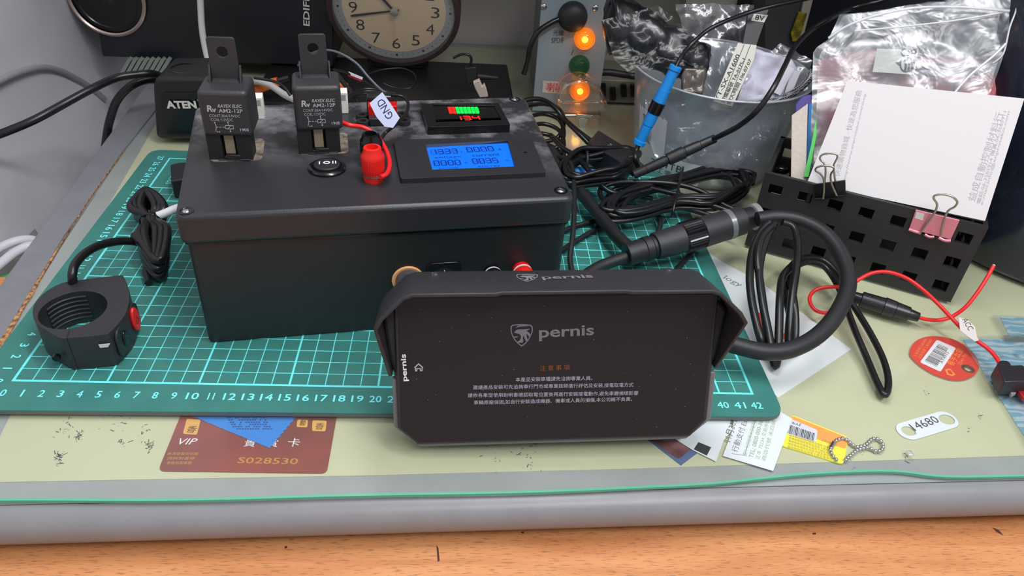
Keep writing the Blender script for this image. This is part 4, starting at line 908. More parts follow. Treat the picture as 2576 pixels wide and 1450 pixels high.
# VIP card
vc = thing('vip_card', 'dark red VIP membership card with gold embossed numbers under the sheet', 'card', at(620,1120,ZB))
VQ = [at(x,y,ZB) for x, y in [(464,1024),(850,1034),(822,1193),(398,1187)]]
flat('card', [(464,1024),(850,1034),(822,1193),(398,1187)], .05, mat('vip_red', (112,58,54), .35, rgb2=(150,66,58), vscale=22, r2=.2), vc, r=.35)
zv = ZB+.052; mb = MB()
def on(s, a, b, h, **k): txt(mb, s, at(*a,zv), at(*b,zv), V((0,1,0)), h, lift=.004, **k)
on('VIP', (447,1119), (493,1119), .42, shear=.25); on('貴', (612,1124), (640,1125), .5); on('賓', (668,1125), (697,1125), .5); on('卡', (721,1124), (752,1125), .6)
obj('white_text', mb, WHT, vc); mb = MB()
for i, s in enumerate(['新港香藝文化館','頂興製香廠','香藝庭園餐廳']): on(s, (420-i*1,1146+i*11.5), (497-i*8,1146+i*11.5), .2, off=.01)
on('S028530', (596,1166), (748,1169), .4, off=.01); obj('gold_text', mb, mat('gold', (214,160,70), .3, .4), vc)
for i, q in enumerate([[(470,1054),(505,1057),(495,1095),(460,1092)],[(748,1056),(775,1057),(773,1076),(746,1075)],[(786,1058),(822,1059),(819,1086),(785,1085)]]):
    g_ = flat('gold_seal', q, .006, mat('seal_gold', (216,164,84), .45), vc, z=zv, r=.1)
    mb = MB(); tz(mb, '香藝'[i % 2], (q[3][0]+6,q[3][1]-4), (q[2][0]-6,q[2][1]-4), zv+.008, .5); obj('seal_mark', mb, mat('seal_brown', (110,60,40), .6), g_)
# blue packet
bp = thing('blue_packet', 'blue foil packet with a serrated edge lying over the VIP card', 'packet', at(640,1080,ZB))
ser = []
for i in range(18):
    t = i/17; x = 748+(678-748)*t; y = 1046+(1129-1046)*t; ser.append((x+(2.5 if i % 2 else -2.5), y))
flat('packet', [(452,1024),(752,1024)]+ser+[(560,1080),(478,1045)], .02, mat('packet_blue', (52,128,206), .35, bump=.4, bscale=600), bp, z=ZB+.06)
random.seed(4); mb = MB()
for i in range(15):
    for j in range(7):
        if random.random() < .8:
            x = 570+i*6.5+j*3.5; y = 1046+j*5.6; p = at(x, y, ZB+.083); mb.box(p, (.05,0,0), (0,.045,0), (0,0,.002))
obj('grid_print', mb, mat('packet_navy', (24,64,130), .5), bp)
# clear scrap
tag(obj('plastic_scrap', surf([(2279,1134),(2284,1146)], [(2292,1136),(2300,1148)], at(2290,1140,-.25), ZV, 4, 4, .06, 3., 1.), clear('scrap_clear', (225,225,225), .4, .1, 1.), solid=.02), 'tiny crumpled clear plastic scrap below the 14680 tag', 'plastic scrap')

# blue patterned booklet in a clear pocket
def booklet_mat():
    m, nt, b = node_mat('booklet_blue'); N = nt.nodes.new; L = nt.links.new
    tc = N('ShaderNodeTexCoord'); w = N('ShaderNodeTexWave'); w.bands_direction = 'Y'; w.inputs['Scale'].default_value = 38; w.inputs['Distortion'].default_value = 9; w.inputs['Detail'].default_value = 2; w.inputs['Detail Scale'].default_value = 2.5
    mp = N('ShaderNodeMapping'); mp.inputs['Scale'].default_value = (.5, 1.4, 1); L(tc.outputs['Object'], mp.inputs[0]); L(mp.outputs[0], w.inputs[0])
    r = N('ShaderNodeValToRGB'); L(w.outputs[1], r.inputs[0]); e = r.color_ramp.elements; e[0].position = .25; e[0].color = lin((96,180,222))+(1,); e[1].position = .9; e[1].color = lin((206,228,236))+(1,)
    L(r.outputs[0], b.inputs['Base Color']); b.inputs['Roughness'].default_value = .4; return m
BKM = booklet_mat()
bk = thing('patterned_booklet', 'light blue and white patterned booklet in a clear pocket at the right edge', 'booklet', at(2560,920,ZB))
flat('cover', [(2423,857),(2700,850),(2760,1160),(2620,1160),(2560,1075)], .06, BKM, bk)
mb = MB()
for s, x, y in [('中',2520,902),('華',2560,902)]: tz(mb, s, (x-6,y), (x+9,y), ZB+.062, .45, lift=.004, off=.01)
obj('cover_text', mb, mat('cover_dark', (60,80,96), .6), bk)
obj('clear_pocket', MB().prism([[at(x,y,-.29) for x, y in [(2412,848),(2700,840),(2760,1190),(2622,1190),(2520,1010)]]], (0,0,.02)), clear('pocket_clear', (190,205,190), .10, .1, .4), bk)
bk2 = thing('patterned_booklet', 'smaller blue patterned card in a clear sleeve, upper one at the right edge', 'booklet', at(2560,830,ZB))
flat('cover', [(2516,799),(2700,806),(2700,850),(2542,855)], .05, BKM, bk2)
obj('clear_pocket', MB().prism([[at(x,y,-.29) for x, y in [(2494,793),(2700,800),(2700,858),(2530,857)]]], (0,0,.02)), clear('pocket_clear', (190,205,190), .12, .1, .4), bk2)

# ================================================================== BLACK BASKET AND WHAT STANDS IN IT
BO = V((46.6,16.9,0)); BE = V((13.15,-6.8,0)).normalized(); BG = V((-BE.y,BE.x,0))
def b3(u, v, z): return BO+BE*u+BG*v+ZV*z
bs = thing('desk_basket', 'black plastic basket with rows of square holes holding papers and a note pad', 'basket', b3(7.4,4.5,-.3))
BM = mat('basket_black', (36,35,38), .5, bump=.2, bscale=900)
def panel(o, ex, wid, h0, h1, th, cols, rows, name, label=None):
    n = ex.cross(ZV).normalized(); out = [o+ZV*h0, o+ex*wid+ZV*h0, o+ex*wid+ZV*h1, o+ZV*h1]; hs = []
    for z in rows:
        for u in cols:
            hs.append([o+ex*(u-.48)+ZV*(z-.42), o+ex*(u+.48)+ZV*(z-.42), o+ex*(u+.48)+ZV*(z+.42), o+ex*(u-.48)+ZV*(z+.42)])
    return obj(name, MB().prism([out]+hs, n*-th), BM, bs)
cols = [1.0+2.13*k for k in range(7)]
panel(b3(0,0,0), BE, 14.85, -.3, 6.0, .32, cols, (4.8,2.8,.78), 'front_panel')
panel(b3(0,7.3,0), BE, 14.85, -.3, 6.0, -.32, cols, (4.8,2.8,.78), 'rear_panel')
panel(b3(0,.32,0), BG, 7.0, -.3, 6.0, -.32, [1.2,3.3,5.4], (4.8,2.8,.78), 'side_panel')
panel(b3(14.85,.32,0), BG, 7.0, -.3, 6.0, .32, [1.2,3.3,5.4], (4.8,2.8,.78), 'side_panel')
obj('floor_panel', MB().box(b3(7.4,3.65,-.18), BE*7.2, BG*3.5, ZV*.1), BM, bs)
obj('divider', MB().box(b3(3.4,3.65,2.8), BE*.12, BG*3.4, ZV*2.9), BM, bs)
PN = V((-.4,-.72,.57)).normalized(); PO = V((49.39,15.85,5.81)); PB = V((10.29,-5.32,.46)).normalized()
def pp(px, py, k=0.): return hit(px, py, PO-PN*k, PN)
npd = thing('note_pad', 'white note pad with faint grey print leaning in the black basket', 'note pad', pp(2254,510))
PQ = [pp(2132,203), pp(2577,248), pp(2478,556), pp(2030,461)]
obj('top_sheet', MB().prism([PQ], PN*-.03), mat('pad_paper', (204,200,200), .6), npd)
obj('page_block', MB().prism([[p-PN*.03 for p in PQ]], PN*-.5), mat('pad_edge', (214,206,188), .7, var=.06, vscale=400), npd)
PUP = (PQ[0]-PQ[3]).normalized(); PRT = (PQ[2]-PQ[3]).normalized()
mb = MB(); mb2 = MB()
for s, a, b, h, m_ in [('快速購物商城 · 快速為您服務',(2112,445),(2170,228),.42,mb2),('http://www.enproteko.com/shop',(2128,455),(2181,236),.2,mb2),('益成自動控制材料行',(2453,508),(2526,285),.5,mb),('電話:06-3585914 傳真:06-3585911',(2466,513),(2533,281),.24,mb),('e-mail:info@enproteko.com',(2474,517),(2543,281),.22,mb)]:
    A, B = pp(*a), pp(*b); txt(m_, s, A, B, PN.cross(B-A).normalized(), h, lift=.012, off=.005)
obj('grey_print', mb, mat('pad_grey_print', (172,170,174), .7), npd); obj('grey_print', mb2, mat('pad_grey_print', (172,170,174), .7), npd)
# binder clips
def loopwire(P, r, m, par, nm='wire_handle'): return obj(nm, MB().tube(P, r, 8, step=5), m, par)
NIC = mat('nickel_wire', (176,170,156), .3, .9)
pk = thing('binder_clip', 'pink metal binder clip gripping the front rim of the black basket', 'binder clip', b3(11.4,0,5))
FNn = -BG
def bf_(px, py, k=0.): return hit(px, py, BO+FNn*k, FNn)
pm_ = mat('pink_metal', (226,140,158), .28, .5)
obj('clip_body', MB().prism([[bf_(*p,.1) for p in [(2304,527),(2414,553),(2392,601),(2287,574)]]], FNn*.12), pm_, pk, bev=.02)
obj('clip_lip', MB().tube([bf_(2286,577,.2), bf_(2300,582,.22), bf_(2316,587,.2)], .11, 10), pm_, pk)
obj('clip_lip', MB().tube([bf_(2326,590,.2), bf_(2338,596,.22), bf_(2350,596,.2)], .1, 10), pm_, pk)
obj('clip_lip', MB().tube([bf_(2361,598,.2), bf_(2376,605,.22), bf_(2391,606,.2)], .11, 10), pm_, pk)
loopwire([bf_(*p) for p in [(2316,585,.35),(2330,566,.5),(2345,545,.62),(2355,527,.72),(2357,513,.78),(2349,500,.82),(2352,492,.84),(2372,489,.86),(2395,495,.86),(2408,508,.84),(2402,520,.8),(2388,528,.72),(2380,540,.65),(2372,565,.5),(2366,594,.35)]], .075, NIC, pk)
tag(obj('sticker', MB().prism([[bf_(*p,.23) for p in [(2306,533),(2326,538),(2321,555),(2301,549)]]], FNn*.01), mat('silver_sticker', (215,212,212), .3), pk), label='small silver sticker')
bkp = thing('binder_clip', 'black binder clip with two raised wire handles on the basket rim by the note pad', 'binder clip', b3(4.2,0,5.5))
obj('clip_body', MB().prism([[bf_(*p,.1) for p in [(2049,462),(2127,452),(2128,493),(2050,502)]]], FNn*.16), BLKG, bkp, bev=.02)
obj('clip_lip', MB().tube([bf_(2050,502,.25), bf_(2073,500,.27)], .1, 10, smooth=False), BLKG, bkp)
obj('clip_lip', MB().tube([bf_(2106,495,.25), bf_(2128,492,.27)], .1, 10, smooth=False), BLKG, bkp)
loopwire([bf_(*p) for p in [(2071,500,.35),(2073,480,.55),(2072,452,.8),(2064,438,.95),(2052,430,1.05),(2056,421,1.1),(2075,417,1.12),(2094,420,1.12),(2098,427,1.1),(2090,440,.95),(2092,462,.7),(2105,492,.35)]], .07, NIC, bkp)
loopwire([bf_(*p) for p in [(2075,458,-.1),(2077,430,-.2),(2074,413,-.3),(2063,400,-.35),(2068,390,-.4),(2085,386,-.4),(2104,389,-.4),(2106,398,-.38),(2098,415,-.3),(2099,440,-.2),(2102,458,-.1)]], .07, NIC, bkp)
# upright papers, pens and covers at the left of the basket
def slab(name, label, cat, px, k, th, m, bev=0.): return tag(obj(name, MB().prism([[pp(x, y, k) for x, y in px]], PN*-th), m, bev=bev), label, cat)
slab('paper_stack', 'beige upright stack of papers standing at the left of the basket', 'paper', [(1992,290),(2032,261),(2027,455),(1990,448)], 1.2, 1.0, mat('beige_paper', (188,176,166), .6, var=.05, vscale=500))
slab('purple_folder', 'purple plastic folder edge behind the beige papers', 'folder', [(2000,262),(2018,240),(2042,236),(2040,300),(2000,300)], 2.6, .4, mat('purple_plastic', (70,56,130), .35), .1)
slab('blue_folder', 'blue plastic folder edge right of the beige papers', 'folder', [(2034,262),(2046,258),(2036,440),(2026,440)], 2.0, .3, mat('blue_folder_plastic', (20,110,170), .3), .05)
slab('green_sleeve', 'thin green plastic sleeve edge beside the crumpled bag', 'folder', [(2044,350),(2052,300),(2054,340),(2034,445),(2022,445)], 1.0, .15, mat('green_plastic', (80,200,90), .35))
slab('grey_cylinder', 'dark glossy marker lying inside the left end of the basket', 'marker', [(1952,412),(1988,418),(1982,438),(1946,432)], 3.2, .8, BLKG, .3)
RDM = mat('red_pouch_plastic', (168,44,56), .35, var=.1, vscale=30)
rp_ = thing('red_pouch', 'dark red plastic pouch with black lettering behind the note pad', 'pouch', pp(2290,300,3.6))
obj('pouch', MB().prism([rquad([pp(x,y,3.9) for x, y in [(2052,150),(2200,118),(2320,140),(2530,148),(2492,330),(2060,380)]], .5)], PN*-1.2), RDM, rp_, bev=.2)
obj('black_band', MB().prism([[pp(x,y,3.88) for x, y in [(2290,166),(2520,150),(2516,176),(2440,192),(2320,192),(2285,186)]]], PN*.03), mat('pouch_band', (44,40,44), .4), rp_)
mb = MB(); txt(mb, '百工', pp(2300,240,3.85), pp(2425,250,3.85), PUP, 1.3, lift=.01, off=.01); obj('black_lettering', mb, mat('pouch_black_text', (40,14,20), .5), rp_)
bee = thing('doodle_card', 'white card with a simple striped bee drawing inside the clear bag', 'card', pp(2250,155,1.9))
obj('card', MB().prism([[pp(x,y,2.6) for x, y in [(2206,122),(2310,126),(2300,188),(2195,181)]]], PN*-.04), mat('bee_card_paper', (214,216,208), .6), bee)
mb = MB(); q_ = lambda x, y: pp(2276+x, y, 2.56)
for P in ([(2-10,133),(6-10,124),(16-10,123),(21-10,130),(18-10,140),(8-10,141)], [(26-12,132),(30-8,125),(36-8,126),(34-8,135)]):
    mb.tube([q_(x, y) for x, y in P], .045, 6, closed=True)
mb.tube([q_(x, y) for x, y in [(-10,152),(-4,147),(8,145),(18,148),(24,158),(20,172),(8,180),(-4,178),(-10,168)]], .05, 6, closed=True)
for x in (0,8,16): mb.tube([q_(x,147), q_(x+3,162), q_(x+1,178)], .07, 6)
mb.tube([q_(-10,158), q_(-22,156), q_(-10,166)], .04, 6, smooth=False)
obj('bee_drawing', mb, mat('marker_black', (48,42,44), .6), bee)
BAG = clear('bag_plastic', (160,163,172), .2, .3, .7, wr=.3)
zb = thing('zip_bag', 'large crumpled clear zip bag leaning behind the note pad', 'plastic bag', pp(2280,300,2))
bg1 = surf([(2112,38),(2084,98),(2046,125),(2040,300),(2035,455)], [(2560,-25),(2556,20),(2528,120),(2490,240),(2478,420)], PO-PN*2.1, PN, 26, 26, .45, .4, 3.)
obj('front_film', bg1, BAG, zb, sharp=180)
bg2 = surf([(2120,44),(2090,104),(2060,140),(2052,300),(2045,440)], [(2552,-20),(2548,26),(2520,126),(2480,240),(2470,400)], PO-PN*3.3, PN, 20, 20, .5, .5, 8.)
obj('rear_film', bg2, BAG, zb, sharp=180)
ZIP = clear('zip_strip', (232,234,240), .55, .15, .6)
obj('zip_strip', MB().tube([pp(*p) for p in [(2084,96,1.6),(2130,66,1.5),(2200,40,1.4),(2300,20,1.4),(2420,18,1.4),(2540,28,1.4)]], .1, 8), ZIP, zb)
obj('fold_line', MB().tube([pp(*p) for p in [(2150,78,1.5),(2260,68,1.5),(2400,52,1.5),(2530,30,1.5)]], .07, 8), ZIP, zb)
obj('fold_line', MB().tube([pp(*p) for p in [(2400,235,1.5),(2440,190,1.5),(2500,140,1.5),(2530,110,1.5)]], .09, 8), ZIP, zb)
obj('side_seam', MB().tube([pp(*p) for p in [(2562,-20,1.6),(2556,25,1.6),(2540,70,1.6),(2524,135,1.7),(2496,160,1.8)]], .06, 8), ZIP, zb)
# dark tinted tub at the right
tub = thing('tinted_tub', 'large dark blue tinted plastic tub at the right edge of the desk', 'tub', (73.5,21,-.3))
TB = mat('tub_navy', (30,36,50), .18, coat=.4, var=.25, vscale=18, alpha=.93)
obj('tub_wall', MB().lathe([(10.6,0),(11.3,.15),(11.5,.6),(11.6,6),(11.8,14),(12.1,21),(11.8,21),(11.5,14),(11.3,6),(11.1,.8),(10.4,.5)], V((74.2,21.2,-.3)), ZV, 64), TB, tub)

# ================================================================== CLEAR BIN AND CONTENTS
BC = V((46.8,31.7,-.3))
bin_ = thing('clear_bin', 'round clear plastic bin crammed with packets and papers behind the black basket', 'bin', BC)
BINM = clear('bin_clear', (186,194,204), .42, .16, .8, wr=.12)
prf = [(5.6,.0),(6.1,.1),(6.3,.6),(6.7,3),(7.2,6.5),(7.5,8.6),(7.75,8.75)]
obj('bin_wall', MB().lathe(prf, BC, ZV, 72, cap=False), BINM, bin_, solid=.1, sharp=60)
obj('bin_floor', MB().cyl(BC+ZV*.05, BC+ZV*.12, 5.7, seg=48), BINM, bin_)
obj('rim', MB().tube([BC+V((math.cos(a)*7.72, math.sin(a)*7.72, 8.75)) for a in [2*math.pi*i/24 for i in range(24)]], .1, 8, closed=True), clear('rim_clear', (215,220,226), .5, .12, .8), bin_)
# label on the bin
def onbin(th, z, k=.1):
    r = 6.3+(z-.6)*.155+k; return BC+V((math.cos(th)*r, math.sin(th)*r, z))
mb = MB(); n = 15; ths = [math.radians(-170+4.2*i) for i in range(n+1)]
for i in range(n):
    mb.quad(onbin(ths[i],.25), onbin(ths[i+1],.25), onbin(ths[i+1],2.4), onbin(ths[i],2.4))
lb = obj('paper_label', mb, mat('bin_label', (225,228,230), .5), bin_)
mb = MB()
for s_, i0, z_, h_, st_ in (('-24TB', 5.2, 1.25, .62, 1.35), ('細工零件', 5.0, .5, .5, 1.7)):
    for q, ch in enumerate(s_):
        t0 = math.radians(-170+4.2*(i0+q*st_)); t1 = t0+math.radians(4.2*st_*.78)
        zz = z_+(h_*.4 if ch == '-' else 0); txt(mb, ch, onbin(t0,zz,.2), onbin(t1,zz,.2), ZV, .08 if ch == '-' else h_, lift=.03)
obj('label_text', mb, mat('label_ink', (50,58,62), .6), lb)
mb = MB(); ths2 = [math.radians(-168+3.4*i) for i in range(10)]
for i in range(9): mb.quad(onbin(ths2[i],2.4), onbin(ths2[i+1],2.2), onbin(ths2[i+1],5.6), onbin(ths2[i],5.8))
lb2 = obj('barcode_label', mb, mat('bin_label', (225,228,230), .5), bin_); mb = MB()
random.seed(2); z = 2.8
while z < 5.2:
    w = random.choice([.05,.08,.12]); mb.quad(onbin(ths2[2],z,.16), onbin(ths2[5],z-.1,.16), onbin(ths2[5],z-.1+w,.16), onbin(ths2[2],z+w,.16)); z += w+random.choice([.07,.1])
obj('barcode', mb, mat('label_ink', (50,58,62), .6), lb2)
KP = V((44.5,29.5,8.5)); KN = V((0,-.86,.5)).normalized()
def kp(x, y, k=0.): return hit(x, y, KP-KN*k, KN)
# label stick
ls = thing('labelled_stick', 'flat black stick with white label and 8V sticker standing in the clear bin', 'stick', kp(1820,255,-3))
KQ = -2.2
obj('stick', MB().prism([[kp(x,y,KQ) for x, y in [(1884,22),(1936,20),(1905,110),(1846,275),(1808,270),(1868,108)]]], KN*-.25), mat('stick_black', (32,33,37), .4), ls, bev=.04)
obj('white_label', MB().prism([[kp(x,y,KQ) for x, y in [(1856,108),(1903,114),(1896,150),(1842,268),(1794,255)]]], KN*.03), mat('aged_label', (206,204,192), .5), ls)
mb = MB()
for s, a, b in [('YT-SX-A1600',(1806,255),(1862,140)),('設備編號 TA-0175-1',(1822,260),(1876,150)),('購入時間 106.07.07',(1837,264),(1892,152))]:
    A, B = kp(*a,KQ-.04), kp(*b,KQ-.04); txt(mb, s, A, B, KN.cross(B-A).normalized(), .36, lift=.03)
for a, b in [((1814,258),(1872,112)),((1830,262),(1888,113))]:
    A, B = kp(*a,KQ-.05), kp(*b,KQ-.05); d = (B-A).normalized(); mb.box((A+B)/2, d*((B-A).length/2), KN.cross(d)*.02, KN*.004)
obj('label_print', mb, mat('label_ink_black', (40,42,44), .6), ls)
obj('sticker', MB().prism([[kp(x,y,KQ) for x, y in [(1897,35),(1932,38),(1922,57),(1889,52)]]], KN*.03), mat('aged_label', (206,204,192), .5), ls)
mb = MB(); A, B = kp(1899,50,KQ-.04), kp(1922,53,KQ-.04); txt(mb, '8V', A, B, KN.cross(B-A).normalized(), .42, lift=.03); obj('sticker_text', mb, mat('label_ink_black', (40,42,44), .6), ls)
# papers and packets in the bin
PW = mat('bright_paper', (200,198,214), .5, var=.08, vscale=70)
tag(obj('paper_bundle', surf([(1880,120),(1858,190),(1848,262)], [(1985,150),(2010,190),(1960,250)], KP-KN*-1.2, KN, 14, 14, .5, .6, 2.), PW, solid=.4), 'crumpled bundle of bright white papers inside the clear bin', 'paper bundle')
for i, (nm, px, k) in enumerate([('narrow white paper strip leaning at the right inside the bin', [(1975,165),(1998,172),(1962,240),(1944,232)], -1.9), ('second white paper strip beside the narrow one in the bin', [(1990,178),(2014,180),(1990,238),(1972,240)], -1.6)]):
    tag(obj('paper_strip', MB().prism([[kp(x,y,k) for x, y in px]], KN*.05), mat('strip_white', (216,214,224), .4)), nm, 'paper strip')
bp2 = thing('black_packet', 'long black shrink-wrapped packet lying slanted across the clear bin', 'packet', kp(1650,120,1))
Pc = [kp(x,y,.0) for x, y in [(1522,50),(1600,15),(1640,38),(1740,100),(1783,150),(1768,188),(1716,178),(1640,190),(1585,150),(1530,88)]]
mbp = MB().tube([kp(x,y,k) for x, y, k in [(1525,62,1.2),(1560,66,1.2),(1610,92,1.1),(1660,118,1.0),(1710,142,.9),(1752,160,.9),(1778,168,.9)]], lambda t: 2.35*min(1,(t*9)**.5+.25)*(1-.32*t)*min(1,((1-t)*8)**.5+.15), 28, step=8)
mbp.v = [p+(noise.noise_vector(p*.9)*.35+noise.noise_vector(p*2.4)*.13) for p in mbp.v]
obj('wrapped_body', mbp, mat('wrap_black', (17,18,21), .34, bump=.3, bscale=90, coat=.15), bp2, sharp=180)
obj('wrinkled_film', surf([(1515,50),(1545,150),(1600,205)], [(1655,14),(1760,96),(1796,186)], kp(1650,120,-1.7), KN, 22, 18, .3, .8, 6.), clear('wrap_clear', (90,92,98), .0, .2, .1, wr=.3), bp2, sharp=180)
obj('label_block', MB().prism([rquad([kp(x,y,-.75) for x, y in [(1690,90),(1765,140),(1745,172),(1672,128)]], .3)], KN*-.6), BLKG, bp2, bev=.1)
tag(obj('foil_packet', surf([(1722,172),(1714,190),(1716,232)], [(1774,172),(1774,200),(1764,240)], KP+KN*2.2, KN, 10, 10, .25, 1.3, 4.), mat('crinkled_dark_foil', (92,86,80), .25, .3, bump=.8, bscale=120), solid=.3), 'small crinkled dark foil packet hanging inside the bin front', 'packet')
tag(obj('clear_bag', surf([(1700,10),(1720,90),(1760,200),(1800,262)], [(1900,10),(1880,90),(1868,200),(1850,258)], KP-KN*.6, KN, 22, 22, .6, .7, 9.), clear('bag_plastic_b', (176,178,186), .16, .24, .6, wr=.3), sharp=180), 'crumpled clear plastic bag standing up out of the bin behind the labelled stick', 'plastic bag')
tag(obj('clear_bag', surf([(1880,180),(1860,220),(1850,262)], [(1960,110),(2040,150),(2034,226)], KP+KN*1.0, KN, 18, 16, .5, .8, 14.), clear('bag_plastic_b', (176,178,186), .16, .24, .6, wr=.3), sharp=180), 'clear zip bag around the bright papers at the right of the bin', 'plastic bag')
tag(obj('clear_bag', surf([(1620,250),(1625,330),(1650,400)], [(2000,280),(1960,380),(1900,440)], BC+V((0,-3.6,3)), V((0,-.9,.4)).normalized(), 20, 14, .9, .6, 19.), clear('bag_plastic_c', (180,186,196), .4, .14, .7, wr=.5), sharp=180), 'crumpled frosted bag stuffed low inside the clear bin', 'plastic bag')
tag(obj('grey_folded_sheet', MB().prism([[kp(x,y,1.5) for x, y in [(1782,272),(1850,286),(1800,400),(1744,380)]]], KN*-.1), mat('slate_sheet', (96,106,118), .5)), 'slate grey folded sheet standing inside the bin behind its wall', 'sheet')
random.seed(8); mb = MB(); bs_ = spline([kp(x,y,-2.6) for x, y in [(1925,262),(1960,250),(2000,232),(2030,205),(2046,178)]], 8)
mb.tube(bs_, .3, 12, smooth=False)
def braid():
    m, nt, b = node_mat('braided_sleeve'); N = nt.nodes.new; L = nt.links.new
    tc = N('ShaderNodeTexCoord'); c = N('ShaderNodeTexChecker'); c.inputs['Scale'].default_value = 900; c.inputs[1].default_value = (.01,.01,.012,1); c.inputs[2].default_value = (.35,.35,.38,1); mp = N('ShaderNodeMapping'); mp.inputs['Rotation'].default_value = (.3,.5,.8)
    L(tc.outputs['Object'], mp.inputs[0]); L(mp.outputs[0], c.inputs[0]); L(c.outputs[0], b.inputs['Base Color']); b.inputs['Roughness'].default_value = .3; return m
tag(obj('braided_cable', mb, braid()), 'black and white braided cable end on the right rim of the bin', 'cable')
# yellow-marked box and dark cabinet behind
yb = thing('dark_carton', 'dark grey carton with a beige edge and yellow warning label behind the bin', 'carton', aty(1970,60,42))
obj('carton', MB().prism([[aty(x,y,43) for x, y in [(1925,-60),(2030,-60),(1995,110),(1960,170),(1925,150)]]], V((0,4,0))), mat('carton_grey', (58,58,62), .5), yb)
obj('beige_edge', MB().prism([[aty(x,y,42.9) for x, y in [(2028,-40),(2052,-40),(2018,90),(1998,102),(2006,60)]]], V((0,-.3,0))), mat('edge_beige', (150,142,132), .6), yb)
obj('yellow_label', MB().prism([[aty(x,y,42.8) for x, y in [(2008,28),(2028,32),(2008,100),(1992,102),(1988,82)]]], V((0,-.25,0))), mat('label_yellow', (150,130,20), .5, rgb2=(80,70,20), vscale=150), yb)
tag(obj('equipment_cabinet', MB().box((76,53,16), (20.5,0,0), (0,5,0), (0,0,16.5)), mat('cabinet_navy_black', (26,28,34), .35), bev=.3), 'tall dark navy equipment cabinet behind the basket and clear bin', 'cabinet')
tag(obj('white_carton', MB().prism([rquad([aty(x,y,50) for x, y in [(1728,-60),(1870,-60),(1850,30),(1742,52),(1724,40)]], .4)], V((0,3,0))), mat('carton_white', (176,172,164), .6), bev=.1), 'pale carton with a rounded edge far behind the clear bin', 'carton')

# ================================================================== GREY LAMP PANEL
py_ = 41.0
px0, px1 = 31.5, 38.2
gpn = thing('lamp_panel_box', 'grey metal switch box with amber and green indicator lamps', 'switch box', (34.8,43,-.3))
obj('front_plate', MB().box((34.85,41.15,8.9), (3.35,0,0), (0,.15,0), (0,0,9.2)), mat('panel_grey', (128,140,146), .5, var=.03, vscale=30), gpn, bev=.06)
obj('box_shell', MB().box((35.0,46.4,8.9), (3.1,0,0), (0,5.1,0), (0,0,9.15)), mat('shell_grey', (110,114,116), .5), gpn, bev=.1)
def yp(x, y, k=0.): return aty(x, y, 41.0-k)
YA = V((0,-1,0))
def lamp(x, y, m, g, lit, nm):
    c = yp(x, y); l = obj(nm, MB().lathe([(1.02,0),(1.02,.12),(.98,.2),(.98,.5),(.86,.8),(.55,.98),(.1,1.02)], c, YA, 36), m, gpn)
    obj('lens_ring', MB().lathe([(.6,.98),(.66,1.02),(.6,1.06)], c, YA, 32, cap=False), m, l)
    if lit: obj('bulb', MB().sph(c+YA*.45, .3, 16), g, l)
def lens(name, rgb, erg, e):
    m = bpy.data.materials.new(name); m.use_nodes = True; nt = m.node_tree; b = nt.nodes['Principled BSDF']
    b.inputs['Base Color'].default_value = lin(rgb)+(1,); b.inputs['Roughness'].default_value = .12; b.inputs['Alpha'].default_value = .55
    b.inputs['Emission Color'].default_value = lin(erg)+(1,); b.inputs['Emission Strength'].default_value = e; return m
AMB = lens('amber_lens', (255,130,10), (255,120,0), .75); GRN = lens('green_lens', (10,80,50), (0,60,30), .15)
BULB = mat('amber_bulb', (255,190,60), .3, emit=14., erg=(255,178,40))
lamp(1470,96,AMB,BULB,1,'amber_lamp'); lamp(1457,164,GRN,BULB,0,'green_lamp'); lamp(1458,226,AMB,BULB,1,'amber_lamp')
for p in [(1470,96),(1458,226)]:
    l = bpy.data.lights.new('amber_glow', 'POINT'); l.energy = .006; l.color = (1,.42,.08); l.shadow_soft_size = .004
    o = bpy.data.objects.new('amber_glow', l); COL.objects.link(o); o.location = (yp(*p)+YA*1.5)*CM
c = yp(1440,40); bd = obj('rubber_button', MB().lathe([(1.4,0),(1.4,.4),(1.3,.8),(.9,1.15),(.3,1.25)], c, YA, 36), BLKD, gpn)
obj('screw', MB().sph(yp(1368,17), .32, 16, sq=.5, ax=YA), STEEL, gpn); obj('screw', MB().sph(yp(1498,20), .32, 16, sq=.5, ax=YA), STEEL, gpn)
obj('button_lead', MB().tube([yp(1412,46,.4), yp(1385,58,.7), yp(1352,82,1.0), yp(1334,120,1.2), yp(1328,155,1.2), yp(1318,186,1.0)], .26, 10), RUB, gpn)
mb = MB()
def yt(s, a, b, h, **k): txt(mb, s, yp(*a,.02), yp(*b,.02), ZV, h, lift=.02, **k)
yt('光纖', (1391,90), (1418,90), .55, off=.01); yt('SPDIF', (1387,108), (1419,108), .5); yt('/', (1436,138), (1443,138), .5)
obj('panel_print', mb, mat('panel_ink', (60,64,66), .6), gpn)
sk = obj('paper_sticker', MB().prism([[yp(x,y,.02) for x, y in [(1366,203),(1426,207),(1424,237),(1364,233)]]], YA*.03), mat('panel_sticker', (190,176,170), .6), gpn)
mb = MB(); txt(mb, '喇叭', yp(1374,231,.06), yp(1416,233,.06), ZV, 1.0, lift=.02); obj('sticker_text', mb, mat('red_ink', (190,40,50), .6), sk)
